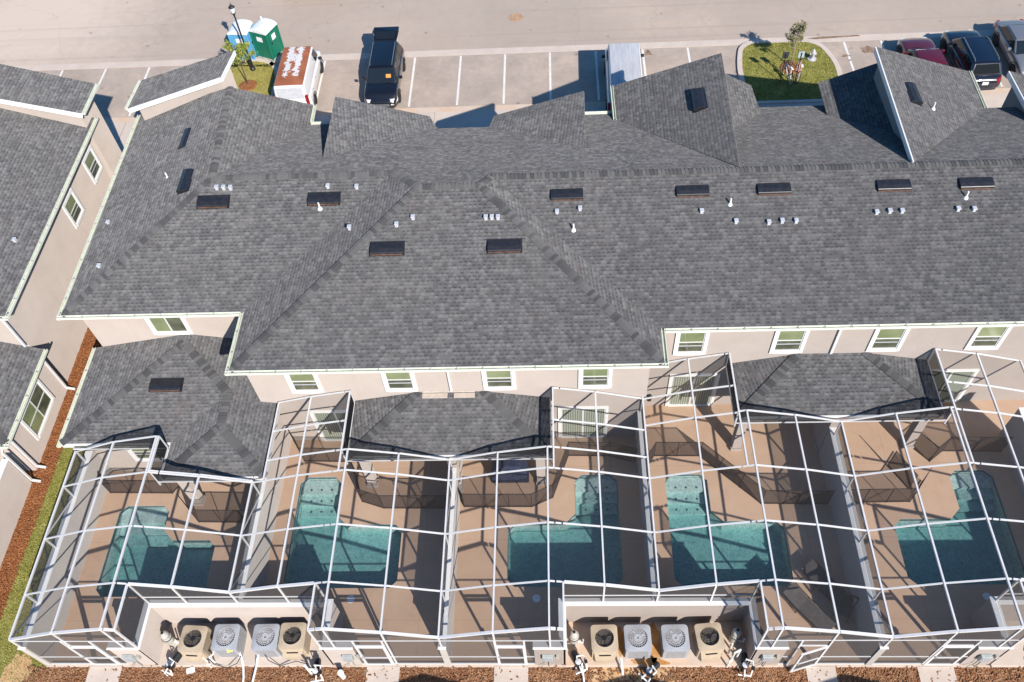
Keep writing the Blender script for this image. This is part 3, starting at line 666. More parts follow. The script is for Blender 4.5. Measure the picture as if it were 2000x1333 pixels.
fl = MB(); fl.box(-5.22, -4.25, 17.86, 18.10, 3.50, 3.53); fl.box(-4.0, -3.2, 17.86, 18.10, 3.50, 3.53); fl.box(-5.22, -3.2, 18.09, 18.118, 3.50, 3.62); fl.build('flashing', 'flashing', house)
# walls under the single storey roofs, party walls and porch columns
wl = MB(); wl.box(-18.6, -14.75, 16.75, 21.0, -.2, 2.85); wl.box(-11.55, -11.25, 15.2, 21.0, -.2, 2.85); wl.box(-14.75, -11.55, 18.6, 21.0, -.2, 2.85)
wl.box(-4.2, -3.96, 15.95, 18.12, -.2, 2.85); wl.box(10.36, 10.6, 17.4, 19.57, -.2, 2.85); wl.build('lower_wall', 'stucco', house)
for x, y in ((-14.55, 15.35), (-7.55, 16.1), (-4.08, 15.85), (-.75, 16.1), (7.1, 17.55), (10.48, 17.4), (13.9, 17.55)):
    m = MB(); m.box(x-.17, x+.17, y-.17, y+.17, -.05, 2.85); m.box(x-.22, x+.22, y-.22, y+.22, 0, .18); m.build('porch_column', 'stucco', house, bevel=.01)
# upper windows
for x in (-9.62, -5.98, -2.22, 1.37): window(house, (x, 18.12, 4.45), .98, 1.25, '-y')
for x in (5.05, 8.72, 12.36, 16.02, 19.65): window(house, (x, 19.57, 4.5), .98, 1.3, '-y')
window(house, (-15.6, 21.0, 4.5), 1.35, 1.15, '-y', cols=2, rows=1)
window(house, (-16.3, 16.75, 1.65), 1.5, 1.15, '-y', cols=1, rows=2)
# sliding glass doors
def slider(c, wd):
    f = MB(); W = wd/2; H = 2.2; x, y, z = c
    f.box(x-W-.12, x-W, y-.06, y+.05, z, z+H+.12); f.box(x+W, x+W+.12, y-.06, y+.05, z, z+H+.12); f.box(x-W, x+W, y-.06, y+.05, z+H, z+H+.12); f.box(x-W, x+W, y-.09, y+.05, z, z+.06)
    o = f.build('sliding_door', 'trim_white', house)
    g = MB(); g.box(x-.04, x+.04, y-.05, y+.02, z+.06, z+H); g.box(x-W, x-W+.05, y-.04, y+.02, z+.06, z+H); g.box(x+W-.05, x+W, y-.04, y+.02, z+.06, z+H); g.build('sash', 'aluminium_white', o)
    p = MB(); p.box(x-W+.01, x+W-.01, y-.018, y-.006, z+.06, z+H); p.build('pane', 'door_glass', o)
    h_ = MB(); h_.box(x+.06, x+.1, y-.09, y-.02, z+.95, z+1.2); h_.build('handle', 'equip_grey', o)
for x, y in ((-8.95, 18.12), (.95, 18.12), (5.45, 19.57), (15.5, 19.57)): slider((x, y, .02), 1.75)
for x, y, z0 in ((-4.08, 18.12, 3.52), (10.45, 19.57, 3.5)): downspout(house, x, y, z0, 5.5, kick=False)
for x, y in ((3.62, 18.7),):
    pass
o = MB(); o.lathe([(.03, 2.12), (.10, 2.15), (.12, 2.38), (.05, 2.5), (.02, 2.55)], (3.55, 18.5, 0), 8); o.box(3.36, 3.5, 18.46, 18.54, 2.4, 2.46); o.build('wall_lantern', 'iron_black', house)
# roof vents and pipe vents, seated on their slopes
X_ = (1, 0, 0)
for c_ in ((-13.7, 24.99, 7.22), (-9.2, 24.99, 7.22), (-6.38, 22.23, 7.22), (-1.93, 22.22, 7.21), (.47, 24.57, 7.51), (5.29, 24.57, 7.51), (8.37, 24.56, 7.51), (12.85, 24.57, 7.51), (15.9, 24.56, 7.51)):
    roof_vent(house, c_, X_, (0, 1, P))
roof_vent(house, (-15.50, 18.75, 3.39), X_, (0, 1, PL))
for c_ in ((-15.89, 29.24, 6.87), (-15.14, 26.3, 7.15)): roof_vent(house, c_, (0, 1, 0), (1, 0, P))
roof_vent(house, (6.2, 30.15, 7.35), (0, 1, 0), (1, 0, .49)); roof_vent(house, (14.98, 30.04, 7.38), (0, 1, 0), (-1, 0, .45))
for c_ in ((-13.6, 25.54, 7.42), (-13.31, 25.53, 7.42), (-13.03, 25.52, 7.41), (-9.06, 25.47, 7.39), (-7.89, 25.41, 7.37), (-7.99, 23.43, 7.11), (-6.04, 23.11, 7.54), (-5.42, 23.37, 7.64), (-2.63, 23.29, 7.61), (-2.40, 23.29, 7.61), (-2.17, 23.28, 7.61),
           (.07, 23.85, 7.24), (.96, 23.95, 7.28), (5.58, 23.72, 7.19), (6.84, 23.29, 7.04), (8.06, 23.22, 7.01), (8.56, 23.26, 7.03), (9.08, 23.25, 7.02), (12.09, 23.5, 7.11), (12.58, 23.53, 7.12), (13.03, 23.52, 7.12), (15.09, 23.54, 7.13), (15.67, 23.52, 7.12), (-18.25, 22.74, 6.0), (-18.71, 25.32, 5.83)):
    pipe_vent(house, c_)
for c_ in ((-9.34, 24.6, 7.07), (.69, 23.16, 6.99), (6.68, 23.99, 7.29), (15.46, 24.0, 7.3), (-16.25, 26.96, 6.74), (15.79, 29.49, 7.02)): pipe_vent(house, c_, kind='pipe')

# ------------------------------------------------------------------ the neighbouring house on the left
nh = thing('neighbour_house', 'beige two storey house at the left edge across the orange mulch strip', 'house', (0, 0, 0))
gx = -21.62
n0 = (gx, 20.65, ZE); n1 = (gx, 32.5, ZE); nz = ZE+P*8
roof('roof', [[n0, n1, (gx-8, 32.5, nz), (gx-8, 28.65, nz)], [n0, (gx-8, 28.65, nz), (-60, 28.65, nz), (-60, 20.65, ZE)]], nh)
cap(nh, n0, (gx-8, 28.65, nz), dr, dn); pass
wl = MB(); wl.box(-60, -22.0, 20.98, 32.3, -.2, 5.5); wl.box(-60, -21.85, 16.85, 20.98, -.2, 2.85); wl.build('wall', 'stucco', nh)
sf = MB(); sf.box(-60, -21.65, 20.72, 20.98, 5.42, 5.5); sf.box(-22.0, -21.65, 20.98, 32.4, 5.42, 5.5); sf.build('soffit', 'soffit', nh)
gutter(nh, (gx+.01, 20.5, 5.57), (gx+.01, 32.5, 5.57), (1, 0, 0)); gutter(nh, (-60, 20.63, 5.57), (gx+.15, 20.63, 5.57), (0, -1, 0))
gl_ = -21.5
l0 = (gl_, 16.45, ZL); roof('lower_roof', [[l0, (gl_, 20.98, ZL), (gl_-4.5, 20.98, ZL+P*4.5)], [l0, (gl_-4.5, 20.95, ZL+P*4.5), (-60, 20.95, ZL+P*4.5), (-60, 16.45, ZL)]], nh, 'shingle_weathered')
cap(nh, l0, (gl_-4.5, 20.95, ZL+P*4.5), dr, dn); pass
gutter(nh, (gl_+.01, 16.3, ZL-.04), (gl_+.01, 20.98, ZL-.04), (1, 0, 0)); gutter(nh, (-60, 16.43, ZL-.04), (gl_+.15, 16.43, ZL-.04), (0, -1, 0))
downspout(nh, -22.0, 20.75, 3.3, 5.5, (1, 0), kick=False); downspout(nh, -21.85, 20.85, 0, 2.85, (1, 0)); downspout(nh, -21.85, 16.95, 0, 2.85, (1, 0)); downspout(nh, -22.0, 31.9, 0, 5.5, (1, 0)); downspout(nh, -21.85, 16.3, 0, 2.7, (1, 0))
for y in (31.0, 28.1): window(nh, (-22.0, y, 4.05), .95, 1.15, '+x', mat='window_glass')
window(nh, (-21.85, 18.95, 1.45), 1.85, 1.35, '+x', cols=2, rows=2)
t0, t1 = (-21.42, 31.46, 6.7), (-21.42, 33.6, 6.7); t2, t3 = (-26.4, 33.5, 8.4), (-26.4, 31.2, 8.4)
roof('gable_roof', [[t0, t1, t2, t3]], nh)
m = MB(); m.prism_y([(-26.2, -.2), (-21.75, -.2), (-21.75, 6.65), (-26.2, 8.15)], 31.75, 33.3); m.build('gable_wall', 'stucco', nh, recalc=True)
m = MB(); m.bar(Vector(t0)+Vector((0, -.03, -.12)), Vector(t3)+Vector((0, -.03, -.12)), .05, .22); m.build('fascia', 'trim_white', nh)
gutter(nh, Vector(t0)+Vector((0, 0, -.03)), Vector(t1)+Vector((0, 0, -.03)), (1, 0, 0))
for x, y in ((-23.6, 23.7), (-22.4, 24.4)): pipe_vent(nh, (x, y, ZE+P*(gx-x)))
yw_ = thing('yard_wall', 'plain beige side wall of the neighbour garden at far left edge', 'wall', (-21.95, 12.5, 0))
m = MB(); m.box(-.1, .1, -3.6, 3.75, -.2, 1.95); m.build('wall_face', 'stucco', yw_); m = MB(); m.box(-.13, .13, -3.65, 3.8, 1.95, 2.0); m.build('coping', 'trim_white', yw_)
# ------------------------------------------------------------------ pool deck with five pools
SEAM = [-18.65, -11.38, -4.08, 3.22, 10.48, 17.78]
CTR = [-15.03, -7.72, -.44, 6.86, 14.13]
def Lpool(sx0, sx1, bx, top, mid, bot, flip=False, ch=.28):
    """stem sx0..sx1 up to top; body from the stem to bx between bot and mid"""
    s_ = 1 if bx > sx1 else -1
    a, b = (sx0, sx1) if s_ > 0 else (sx1, sx0)       # a = outer stem side, b = inner side
    p = [(a, bot+ch), (a, top-ch), (a+s_*ch, top), (b-s_*ch, top), (b, top-ch), (b, mid+.42), (b+s_*.42, mid), (bx-s_*ch, mid), (bx, mid-ch), (bx, bot+ch), (bx-s_*ch, bot), (a+s_*ch, bot)]
    return p[::-1] if s_ > 0 else p
def area(p): return sum(p[i-1][0]*p[i][1]-p[i][0]*p[i-1][1] for i in range(len(p)))
POOLS = [Lpool(-17.75, -15.7, -13.5, 15.17, 13.68, 11.42), Lpool(-10.54, -8.86, -6.2, 16.37, 14.28, 11.72), Lpool(.57, 2.27, -2.06, 16.35, 14.26, 11.74), Lpool(4.16, 5.81, 8.48, 16.32, 14.3, 11.73), Lpool(15.2, 16.86, 12.6, 16.36, 14.32, 11.75)]
outer = [Vector((x, y, 0)) for x, y in rect(-18.72, 26, 8.9, 21)]
loops = [outer]+[[Vector((x, y, 0)) for x, y in p] for p in POOLS]
tri = tessellate_polygon(loops); flat = [v for l in loops for v in l]
dm = MB(); dm.mesh(flat, [t if (flat[t[1]]-flat[t[0]]).cross(flat[t[2]]-flat[t[0]]).z > 0 else t[::-1] for t in tri])
struct(dm.build('pool_deck', 'deck'))
m = MB(); m.box(-18.72, 26, 8.84, 8.9, -.2, .0); struct(m.build('deck_edge', 'concrete'))
pl_lab = ['teal L shaped pool of the leftmost enclosure beside the orange mulch', 'teal L shaped pool lit by ripples between the two left dividing walls', 'teal L shaped pool half shaded in the middle enclosure',
          'clear turquoise L shaped pool beside the grey sun lounger', 'dark teal L shaped pool of the rightmost enclosure']
for i, p in enumerate(POOLS):
    xs = [a for a, b in p]; ys = [b for a, b in p]; cx, cy_ = sum(xs)/len(xs), sum(ys)/len(ys)
    t = thing('swimming_pool', pl_lab[i], 'pool', (cx, cy_, 0), 0, 'L shaped pools in the screened yards')
    n = len(p); q_ = [(x-cx, y-cy_) for x, y in p]
    D = -.85
    b = MB(); b.mesh([(x, y, 0) for x, y in q_]+[(x, y, D) for x, y in q_], [(k, n+k, n+(k+1) % n, (k+1) % n) for k in range(n)])
    b.face([(x, y, D) for x, y in q_])
    # curved entry steps in the narrow arm
    top = max(ys)-cy_; st_x = sorted([x for x, y in q_ if abs(y-top) < .01]); x0, x1 = st_x[0]-.28, st_x[1]+.28
    for k, (dy, z) in enumerate(((.62, -.26), (1.02, -.46), (1.42, -.66))):
        b.mesh([(x0+.02, top-dy, D+.01), (x1-.02, top-dy, D+.01), (x1-.02, top-.3, D+.01), (x0+.02, top-.3, D+.01), (x0+.02, top-dy, z), (x1-.02, top-dy, z), (x1-.02, top-.28, z), (x1-.28, top-.02, z), (x0+.28, top-.02, z), (x0+.02, top-.28, z)],
               [(4, 5, 6, 7, 8, 9), (0, 1, 5, 4)])
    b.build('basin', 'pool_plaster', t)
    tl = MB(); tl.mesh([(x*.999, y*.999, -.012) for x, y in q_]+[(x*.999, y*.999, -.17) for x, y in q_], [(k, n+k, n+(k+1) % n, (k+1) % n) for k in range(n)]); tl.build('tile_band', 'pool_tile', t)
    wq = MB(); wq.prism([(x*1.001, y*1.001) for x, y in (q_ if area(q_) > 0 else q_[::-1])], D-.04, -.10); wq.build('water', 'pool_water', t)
    mk = MB()
    for dx in (.25, .5, .75):
        for dy, z in ((.45, -.26), (.85, -.46), (1.22, -.66)):
            x = x0+(x1-x0)*dx; mk.lathe([(.05, z+.004), (.045, z+.01)], (x, top-dy, 0), 8)
    if i in (1, 2, 3): mk.build('step_marker', 'pool_tile', t)
for x, lab in ((-7.88, 'round white skimmer lid on sunny deck in front of the second pool'), (-.96, 'round white skimmer lid on shaded deck in front of the middle pool'), (15.2, 'round white skimmer lid in the shade by the rightmost pool')):
    m = MB(); m.lathe([(.15, .002), (.15, .012), (.02, .016)], (0, 0, 0), 18); o = m.build('skimmer_lid', 'sign_white'); o.location = (x, 11.3, 0); tag(o, lab, 'lid', 'skimmer lids on the deck')

# ------------------------------------------------------------------ screen enclosures
ROWS = [8.95, 10.5, 12.56, 14.65]
def prof(x):
    for i in range(5):
        if SEAM[i]-.01 <= x <= SEAM[i+1]+.01:
            d = abs(x-CTR[i]); hw = (SEAM[i+1]-SEAM[i])/2
            lo = 2.78 if (i == 0 and x < CTR[i]) else 2.95
            return 3.86-(.38*d/(hw/2) if d < hw/2 else .38+(3.48-lo)*(d-hw/2)/(hw/2))
    return 2.95
ALC = {0: (-14.6, None), 1: (None, -8.2), 2: (.03, None), 3: (None, 6.4), 4: (14.55, None)}
DOORS = [(-16.95, -15.97), (-7.0, -6.02), (-2.28, -1.3), (7.72, 8.67), (12.35, 13.33)]
FRW = {0: (-15.65, -14.7), 1: (-8.1, -7.15), 2: (-1.0, -.07), 3: (6.5, 7.4), 4: (13.55, 14.45)}
BACK = [  # (x0, x1, back y, extra rows)
    [(-18.65, -14.95, 16.15, []), (-14.95, -11.38, 14.72, [])],
    [(-11.38, -7.97, 18.05, [15.5, 16.75]), (-7.97, -4.08, 15.5, [])],
    [(-4.08, -.22, 15.5, []), (-.22, 3.22, 18.05, [15.5, 16.65])],
    [(3.22, 6.58, 19.5, [16.85, 18.03]), (6.58, 10.48, 16.9, [])],
    [(10.48, 14.3, 16.9, []), (14.3, 17.78, 19.5, [16.85, 18.03])]]
enc_lab = ['white framed pool screen enclosure at the far left beside the mulch strip', 'second white framed screen enclosure from the left, over the rippling pool', 'middle white framed screen enclosure between the two equipment alcoves',
           'white framed screen enclosure with its screen door standing open', 'rightmost white framed screen enclosure running out of the frame']
RW, RH = .056, .09
for u in range(5):
    X0, X1, cx = SEAM[u], SEAM[u+1], CTR[u]
    E_ = thing('screen_enclosure', enc_lab[u], 'screen enclosure', (0, 0, 0), 0, 'pool screen enclosures behind the houses')
    q1, q3 = (X0+cx)/2, (X1+cx)/2
    aL, aR = ALC[u]
    def front(x):
        if aL is not None and x > aL+.02: return 10.5
        if aR is not None and x < aR-.02: return 10.5
        return 8.95
    # bays
    xs = sorted(set([X0, q1, cx, q3, X1]+[v for v in (aL, aR) if v is not None]+[b[1] for b in BACK[u][:1]]))
    for k in range(len(xs)-1):
        xa, xb = xs[k], xs[k+1]; xm = (xa+xb)/2
        seg = [b for b in BACK[u] if b[0] <= xm <= b[1]][0]
        rows = [r for r in ROWS if r >= front(xm)-.01 and r < seg[2]-.05]+[r for r in seg[3]]+[seg[2]]
        rows = sorted(set(rows))
        sc = MB(); lx = lambda r: max(xa, -10.93) if (u == 1 and r > 14.7) else xa
        for r0, r1 in zip(rows[:-1], rows[1:]): sc.face([(lx(r1), r0, prof(lx(r1))), (xb, r0, prof(xb)), (xb, r1, prof(xb)), (lx(r1), r1, prof(lx(r1)))])
        sc.build('roof_screen', 'roof_screen', E_)
        pu = MB()
        for r in rows:
            hd = (r == front(xm)) or r == seg[2]
            pu.bar((lx(r)+RW/2, r, prof(lx(r))), (xb-RW/2, r, prof(xb)), .08 if hd and r < 11 else .05, .09 if hd and r < 11 else .05)
        pu.bars('purlin', 'aluminium_white', E_)
        # vertical back screen down to the house roof
        if seg[2] < 18:
            v = MB(); zb = ZL+.06
            v.face([(xa, seg[2]-.01, zb), (xb, seg[2]-.01, zb), (xb, seg[2]-.01, prof(xb)), (xa, seg[2]-.01, prof(xa))]); v.build('kick_screen', 'kick_mesh', E_)
            bb = MB(); bb.bar((xa, seg[2]-.01, zb), (xb, seg[2]-.01, zb), .05, .05); bb.build('kick_rail', 'aluminium_white', E_)
        # front: header screen, rails
        f = front(xm); base = 1.9 if f > 9 or (FRW[u][0] <= xm <= FRW[u][1]) else .02
        cut = sorted([xa, xb]+[v for v in FRW[u] if xa < v < xb]+[v for v in DOORS[u] if xa < v < xb])
        v = MB(); rl = MB()
        for ca, cb in zip(cut[:-1], cut[1:]):
            cm = (ca+cb)/2; bz = 1.9 if f > 9 or (FRW[u][0] <= cm <= FRW[u][1]) else .02
            if DOORS[u][0] <= cm <= DOORS[u][1] and f < 9: bz = 2.08
            v.face([(ca, f, bz), (cb, f, bz), (cb, f, prof(cb)), (ca, f, prof(ca))])
            rz_ = 2.5 if f > 9 else 2.62
            rl.bar((ca, f, rz_), (cb, f, rz_), .035, .035)
            if bz < .1: rl.bar((ca, f, .86), (cb, f, .86), .035, .035); rl.bar((ca, f, .04), (cb, f, .04), .06, .06)
            if bz == 2.08: rl.bar((ca, f, 2.1), (cb, f, 2.1), .06, .06)
        v.build('front_screen', 'wall_screen', E_); rl.bars('rail', 'aluminium_white', E_)
    # rafters
    for x in xs:
        if u > 0 and x == X0: continue
        fy = min(front(x-.03) if x > X0 else 9e9, front(x+.03) if x < X1 else 9e9)
        if u < 4 and x == X1: fy = 10.5 if ALC[u][0] is not None else 8.95
        bk = max([b[2] for b in BACK[u] if b[0]-.01 <= x <= b[1]+.01])
        bnd = BACK[u][0][1]
        if x not in (X0, q1, cx, q3, X1, aL, aR) and abs(x-bnd) < .01: fy = ROWS[3]
        if x == cx or (x not in (X0, q1, q3, X1) and x in (aL, aR)):
            bk = [b for b in BACK[u] if b[0] <= x <= b[1]][0][2] if x == cx else 10.5
        if u < 4 and x == X1: bk = max(bk, max([b[2] for b in BACK[u+1] if b[0]-.01 <= x <= b[1]+.01]))
        if u == 0 and x == X1:
            bk = 14.72; m = MB(); m.bar((-10.93, 14.72, prof(-10.93)), (-10.93, 18.05, prof(-10.93)), RW, RH); m.build('rafter', 'aluminium_white', E_)
        m = MB(); m.bar((x, fy, prof(x)), (x, bk, prof(x)), RW, RH); m.build('rafter', 'aluminium_white', E_)
        # posts
        if fy > 12: continue
        m = MB(); bz = 1.9 if fy > 9 or (FRW[u][0]-.06 <= x <= FRW[u][1]+.06) or x in (X0, X1) else .0
        m.bar((x, fy, bz), (x, fy, prof(x)), .06, .06); m.build('post', 'aluminium_white', E_)
    for x in DOORS[u]:
        m = MB(); m.bar((x, 8.95, 0), (x, 8.95, 2.62), .06, .07, (0, 1, 0)); m.build('post', 'aluminium_white', E_)
    # alcove side screens
    for x in (aL, aR):
        if x is None: continue
        v = MB(); v.face([(x, 8.95, 1.9), (x, 10.5, 1.9), (x, 10.5, prof(x)), (x, 8.95, prof(x))]); v.build('side_screen', 'wall_screen', E_)
        m = MB(); m.bar((x, 10.5, 1.9), (x, 10.5, prof(x)), .06, .06); m.build('post', 'aluminium_white', E_)
    # seam screens above the dividing walls (the right hand seam belongs to this unit; unit one also has the outer wall)
    for x in ([X0, X1] if u == 0 else [X1]):
        yb_ = 16.15 if x == SEAM[0] else (15.2 if x == SEAM[1] else (15.5 if x == SEAM[2] else (18.05 if x == SEAM[3] else 16.9)))
        yf_ = 10.5 if x in (SEAM[1], SEAM[3], SEAM[5]) else 8.95
        zt = prof(x); v = MB(); v.face([(x, yf_, 1.97), (x, yb_, 1.97), (x, yb_, zt), (x, yf_, zt)]); v.build('side_screen', 'wall_screen', E_)
        for r in [r for r in ROWS if r > yf_+.1]+[yb_]:
            m = MB(); m.bar((x, r, 1.97), (x, r, zt), .06, .06)
            m.build('post', 'aluminium_white', E_)
        m = MB(); m.bar((x, ROWS[3]-.1, 2.0), (x, ROWS[2]+.2, zt-.05), .04, .05); m.bar((x, yf_+.15, zt-.1), (x, yf_+1.2, 2.0), .04, .05); m.bars('brace', 'aluminium_white', E_)
    # short sides beside the single storey roofs
    for (b0_, b1_) in ((BACK[u][0], BACK[u][1]),):
        x = b0_[1]; y0, y1 = sorted((b0_[2], b1_[2]))
        v = MB(); v.face([(x, y0, ZL+.05), (x, y1, ZL+.05), (x, y1, prof(x)), (x, y0, prof(x))]); v.build('kick_screen', 'kick_mesh', E_)
        m = MB(); m.bar((x, y0, prof(x)), (x, y0, ZL-.2), .05, .05); m.bar((x, y1, prof(x)), (x, y1, ZL), .05, .05); m.bars('post', 'aluminium_white', E_)
        m = MB(); m.bar((x, y0, ZL+.03), (x, y1, ZL+.03), .05, .08); m.build('kick_rail', 'aluminium_white', E_)
    # screen door
    d0, d1 = DOORS[u]; wd = d1-d0-.06
    D_ = MB(); D_.bar((0, 0, .03), (0, 0, 2.04), .08, .05, (0, 1, 0)); D_.bar((-wd, 0, .03), (-wd, 0, 2.04), .08, .05, (0, 1, 0))
    for z, h in ((.08, .12), (.86, .05), (2.0, .08)):
         D_.bar((-wd+.04, 0, z), (-.04, 0, z), .05, h)
    dr_ = D_.build('screen_door', 'aluminium_white', E_); dr_.location = (d1-.03, 8.92, 0)
    ds_ = MB(); ds_.face([(-wd, .0, .05), (0, .0, .05), (0, .0, 2.0), (-wd, .0, 2.0)]); ds_.build('door_mesh', 'wall_screen', dr_)
    hd_ = MB(); hd_.box(-wd+.02, -wd+.08, -.07, .05, .98, 1.08); hd_.build('handle', 'equip_grey', dr_)
    if u == 3: dr_.rotation_euler = (0, 0, R(16)); dr_['label'] = 'screen door standing open outwards'
    # door swings clear of the path

# dividing walls and the outer side wall
dv_lab = ['low beige side wall of the leftmost enclosure beside the grass strip', 'beige dividing wall ending at the left equipment alcove', 'beige dividing wall between the second and middle enclosures reaching the front', 'beige dividing wall ending at the right equipment alcove',
          'beige dividing wall between the open door enclosure and the rightmost enclosure', 'beige dividing wall at the right edge of the frame']
for i, x in enumerate(SEAM):
    y0 = 10.55 if i in (1, 3, 5) else 8.9
    y1 = (16.75, 15.2, 15.95, 18.12, 17.4, 18)[i]
    t = thing('dividing_wall', dv_lab[i], 'wall', (x, y0, 0), 0, 'walls between the pool yards')
    xo = .0
    m = MB(); m.box(-.11, .11, 0, y1-y0, -.2, 1.92); m.build('wall_face', 'stucco_grey', t)
    m = MB(); m.box(-.14, .14, -.03, y1-y0, 1.92, 1.96); m.build('coping', 'trim_white', t)
# equipment alcoves
al_lab = ['beige U shaped wall of the left equipment alcove holding four condensers', 'rust stained beige U shaped wall of the right equipment alcove', 'corner of a beige equipment alcove at the right frame edge']
for i, (xa, xb) in enumerate(((-14.6, -8.2), (.03, 6.4), (14.55, 21.0))):
    t = thing('alcove_wall', al_lab[i], 'wall', (0, 0, 0), 0, 'equipment alcove walls')
    fl_, fr_ = (FRW[0][0], FRW[1][1]) if i == 0 else ((FRW[2][0], FRW[3][1]) if i == 1 else (FRW[4][0], 22.0))
    H = 1.84
    m = MB(); m.box(fl_, xa-.15, 8.92, 9.12, -.1, H); m.box(xb+.15, fr_, 8.92, 9.12, -.1, H); m.box(xa-.15, xa+.05, 8.92, 10.4, -.1, H); m.box(xb-.05, xb+.15, 8.92, 10.4, -.1, H); m.box(xa-.15, xb+.15, 10.4, 10.6, -.1, H)
    m.build('wall_face', 'alcove_stucco' if i == 1 else 'stucco', t)
    e = .03
    m = MB(); z0, z1 = H, H+.05
    m.box(fl_-e, xa-.15-e, 8.92-e, 9.12+e, z0, z1); m.box(xb+.15+e, fr_+e, 8.92-e, 9.12+e, z0, z1); m.box(xa-.15-e, xa+.05+e, 8.92-e, 10.4-e, z0, z1); m.box(xb-.05-e, xb+.15+e, 8.92-e, 10.4-e, z0, z1); m.box(xa-.15-e, xb+.15+e, 10.4-e, 10.6+e, z0, z1)
    m.build('coping', 'trim_white', t)
    m = MB(); m.box(xa+.05, xb-.05, 8.88, 10.4, -.2, .06); struct(m.build('equipment_slab', 'sandy_concrete' if i == 1 else 'concrete'))

rs = MB(); blob(rs, 3.2, 9.65, .42, .85, .066, 8); blob(rs, 2.0, 9.75, .22, .6, .066, 9); blob(rs, 3.0, 9.0, .7, .16, .066, 10); struct(rs.build('rust_stain', 'rust_stain_slab'))
# ------------------------------------------------------------------ air conditioners
def dense(pts, r, n):
    out = []; rr = rounded(pts, r, n)
    for a, b in zip(rr, rr[1:]+rr[:1]):
        L = math.hypot(b[0]-a[0], b[1]-a[1]); k = max(1, int(L/.06))
        for i in range(k): out.append((a[0]+(b[0]-a[0])*i/k, a[1]+(b[1]-a[1])*i/k))
    return out
def ac(kind, label, x, y, rz, sz_=.86, h=.92):
    t = thing('air_conditioner', label, 'air conditioner', (x, y, .06), rz, 'condensers in the equipment alcoves')
    W = sz_/2; beige = kind == 'beige'
    body = 'ac_beige' if beige else 'ac_grey'
    p = MB(); r = rounded([(-W, -W), (W, -W), (W, W), (-W, W)], .12, 4); p.prism(r, .06, h-.08); p.build('coil_cabinet', 'ac_coil' if beige else 'ac_coil_grey', t)
    b = MB(); b.prism([(a*1.02, b_*1.02) for a, b_ in r], 0, .07); 
    for k in range(9): 
        z = .14+k*(h-.28)/9; b.prism([(a*1.012, b_*1.012) for a, b_ in r], z, z+.022)
    for sx in (-1, 1):
        for sy in (-1, 1): b.box(sx*(W-.1) if sx > 0 else -W-.006, W+.006 if sx > 0 else -W+.1, sy*(W-.1) if sy > 0 else -W-.006, W+.006 if sy > 0 else -W+.1, .05, h-.06)
    if beige: b.mesh([(-W*.75, -W-.16, .30), (W*.75, -W-.16, .30), (W*.9, -W, h-.12), (-W*.9, -W, h-.12), (-W*.75, -W-.16, .06), (W*.75, -W-.16, .06), (W*.9, -W, .06), (-W*.9, -W, .06)], [(0, 1, 2, 3), (4, 5, 1, 0), (5, 6, 2, 1), (7, 4, 0, 3)])
    b.build('casing', body, t)
    fr_ = .325 if beige else .335; n = 32
    rr = dense([(-W-.03, -W-.03), (W+.03, -W-.03), (W+.03, W+.03), (-W-.03, W+.03)], .14, 5)
    tp = MB(); N = len(rr)
    v = [(x_, y_, h-.07) for x_, y_ in rr]+[(x_, y_, h-.015) for x_, y_ in rr]; ang = [math.atan2(y_, x_) for x_, y_ in rr]
    v += [(fr_*math.cos(a), fr_*math.sin(a), h+.02) for a in ang]+[(fr_*math.cos(a), fr_*math.sin(a), h-.18) for a in ang]
    f = []
    for k in range(N):
        j = (k+1) % N; f += [(k, j, N+j, N+k), (N+k, N+j, 2*N+j, 2*N+k), (2*N+k, 2*N+j, 3*N+j, 3*N+k)]
    f.append(tuple(range(3*N, 4*N)))
    tp.mesh(v, f); tp.build('top_panel', body, t)
    well = MB(); well.lathe([(fr_-.006, h-.17), (fr_-.006, h-.168)], (0, 0, 0), 24); well.build('fan_well', 'dark_cavity' if beige else 'ac_coil', t)
    fan = MB()
    nb = 3 if beige else 4
    for k in range(nb):
        a0_ = 2*math.pi*k/nb+.4; pts = []
        for rad, da, z in ((.05, -.35, -.10), (.29, -.52, -.12), (.30, .25, -.05), (.05, .35, -.06)):
            pts.append((rad*math.cos(a0_+da), rad*math.sin(a0_+da), h+z))
        mid = []
        fan.face(pts)
    fan.lathe([(.07, h-.12), (.07, h-.03), (.03, h-.02)], (0, 0, 0), 14)
    fan.build('fan', 'fan_dark' if beige else 'fan_silver', t)
    g = MB(); spokes = 30 if not beige else 14
    for k in range(spokes):
        a = 2*math.pi*k/spokes; g.bar((.05*math.cos(a), .05*math.sin(a), h+.012), (fr_*math.cos(a), fr_*math.sin(a), h+.02), .006 if beige else .010, .006)
    for rad in ((.12, .2, .27) if not beige else (.1, .17, .24, .3)):
        g.tube([(rad*math.cos(t_), rad*math.sin(t_), h+.016) for t_ in [2*math.pi*k/24 for k in range(25)]], .0045 if beige else .005, 4, False)
    g.build('fan_guard', 'equip_black' if beige else 'wire_grey', t)
    if beige:
        s_ = MB(); s_.box(-.2, .2, -W-.10, -W-.05, h-.33, h-.30); s_.build('badge', 'equip_black', t)
    return t
ac('beige', 'tan air conditioner at the left end of the left alcove', -13.13, 9.55, R(-3))
ac('grey', 'grey spoked air conditioner with a yellow tag in the left alcove', -11.95, 9.6, R(1))
ac('grey', 'grey spoked air conditioner touching the tan one in the left alcove', -10.52, 9.6, R(1))
ac('beige', 'tan air conditioner at the right end of the left alcove', -9.56, 9.65, R(1))
ac('beige', 'tan air conditioner at the left end of the rust stained alcove', 1.42, 9.55, R(1))
ac('grey', 'grey spoked air conditioner left of the orange rust stain', 2.57, 9.55, R(1))
ac('grey', 'grey spoked air conditioner right of the orange rust stain', 3.86, 9.55, R(1))
ac('beige', 'tan air conditioner at the right end of the rust stained alcove', 5.03, 9.6, R(5))
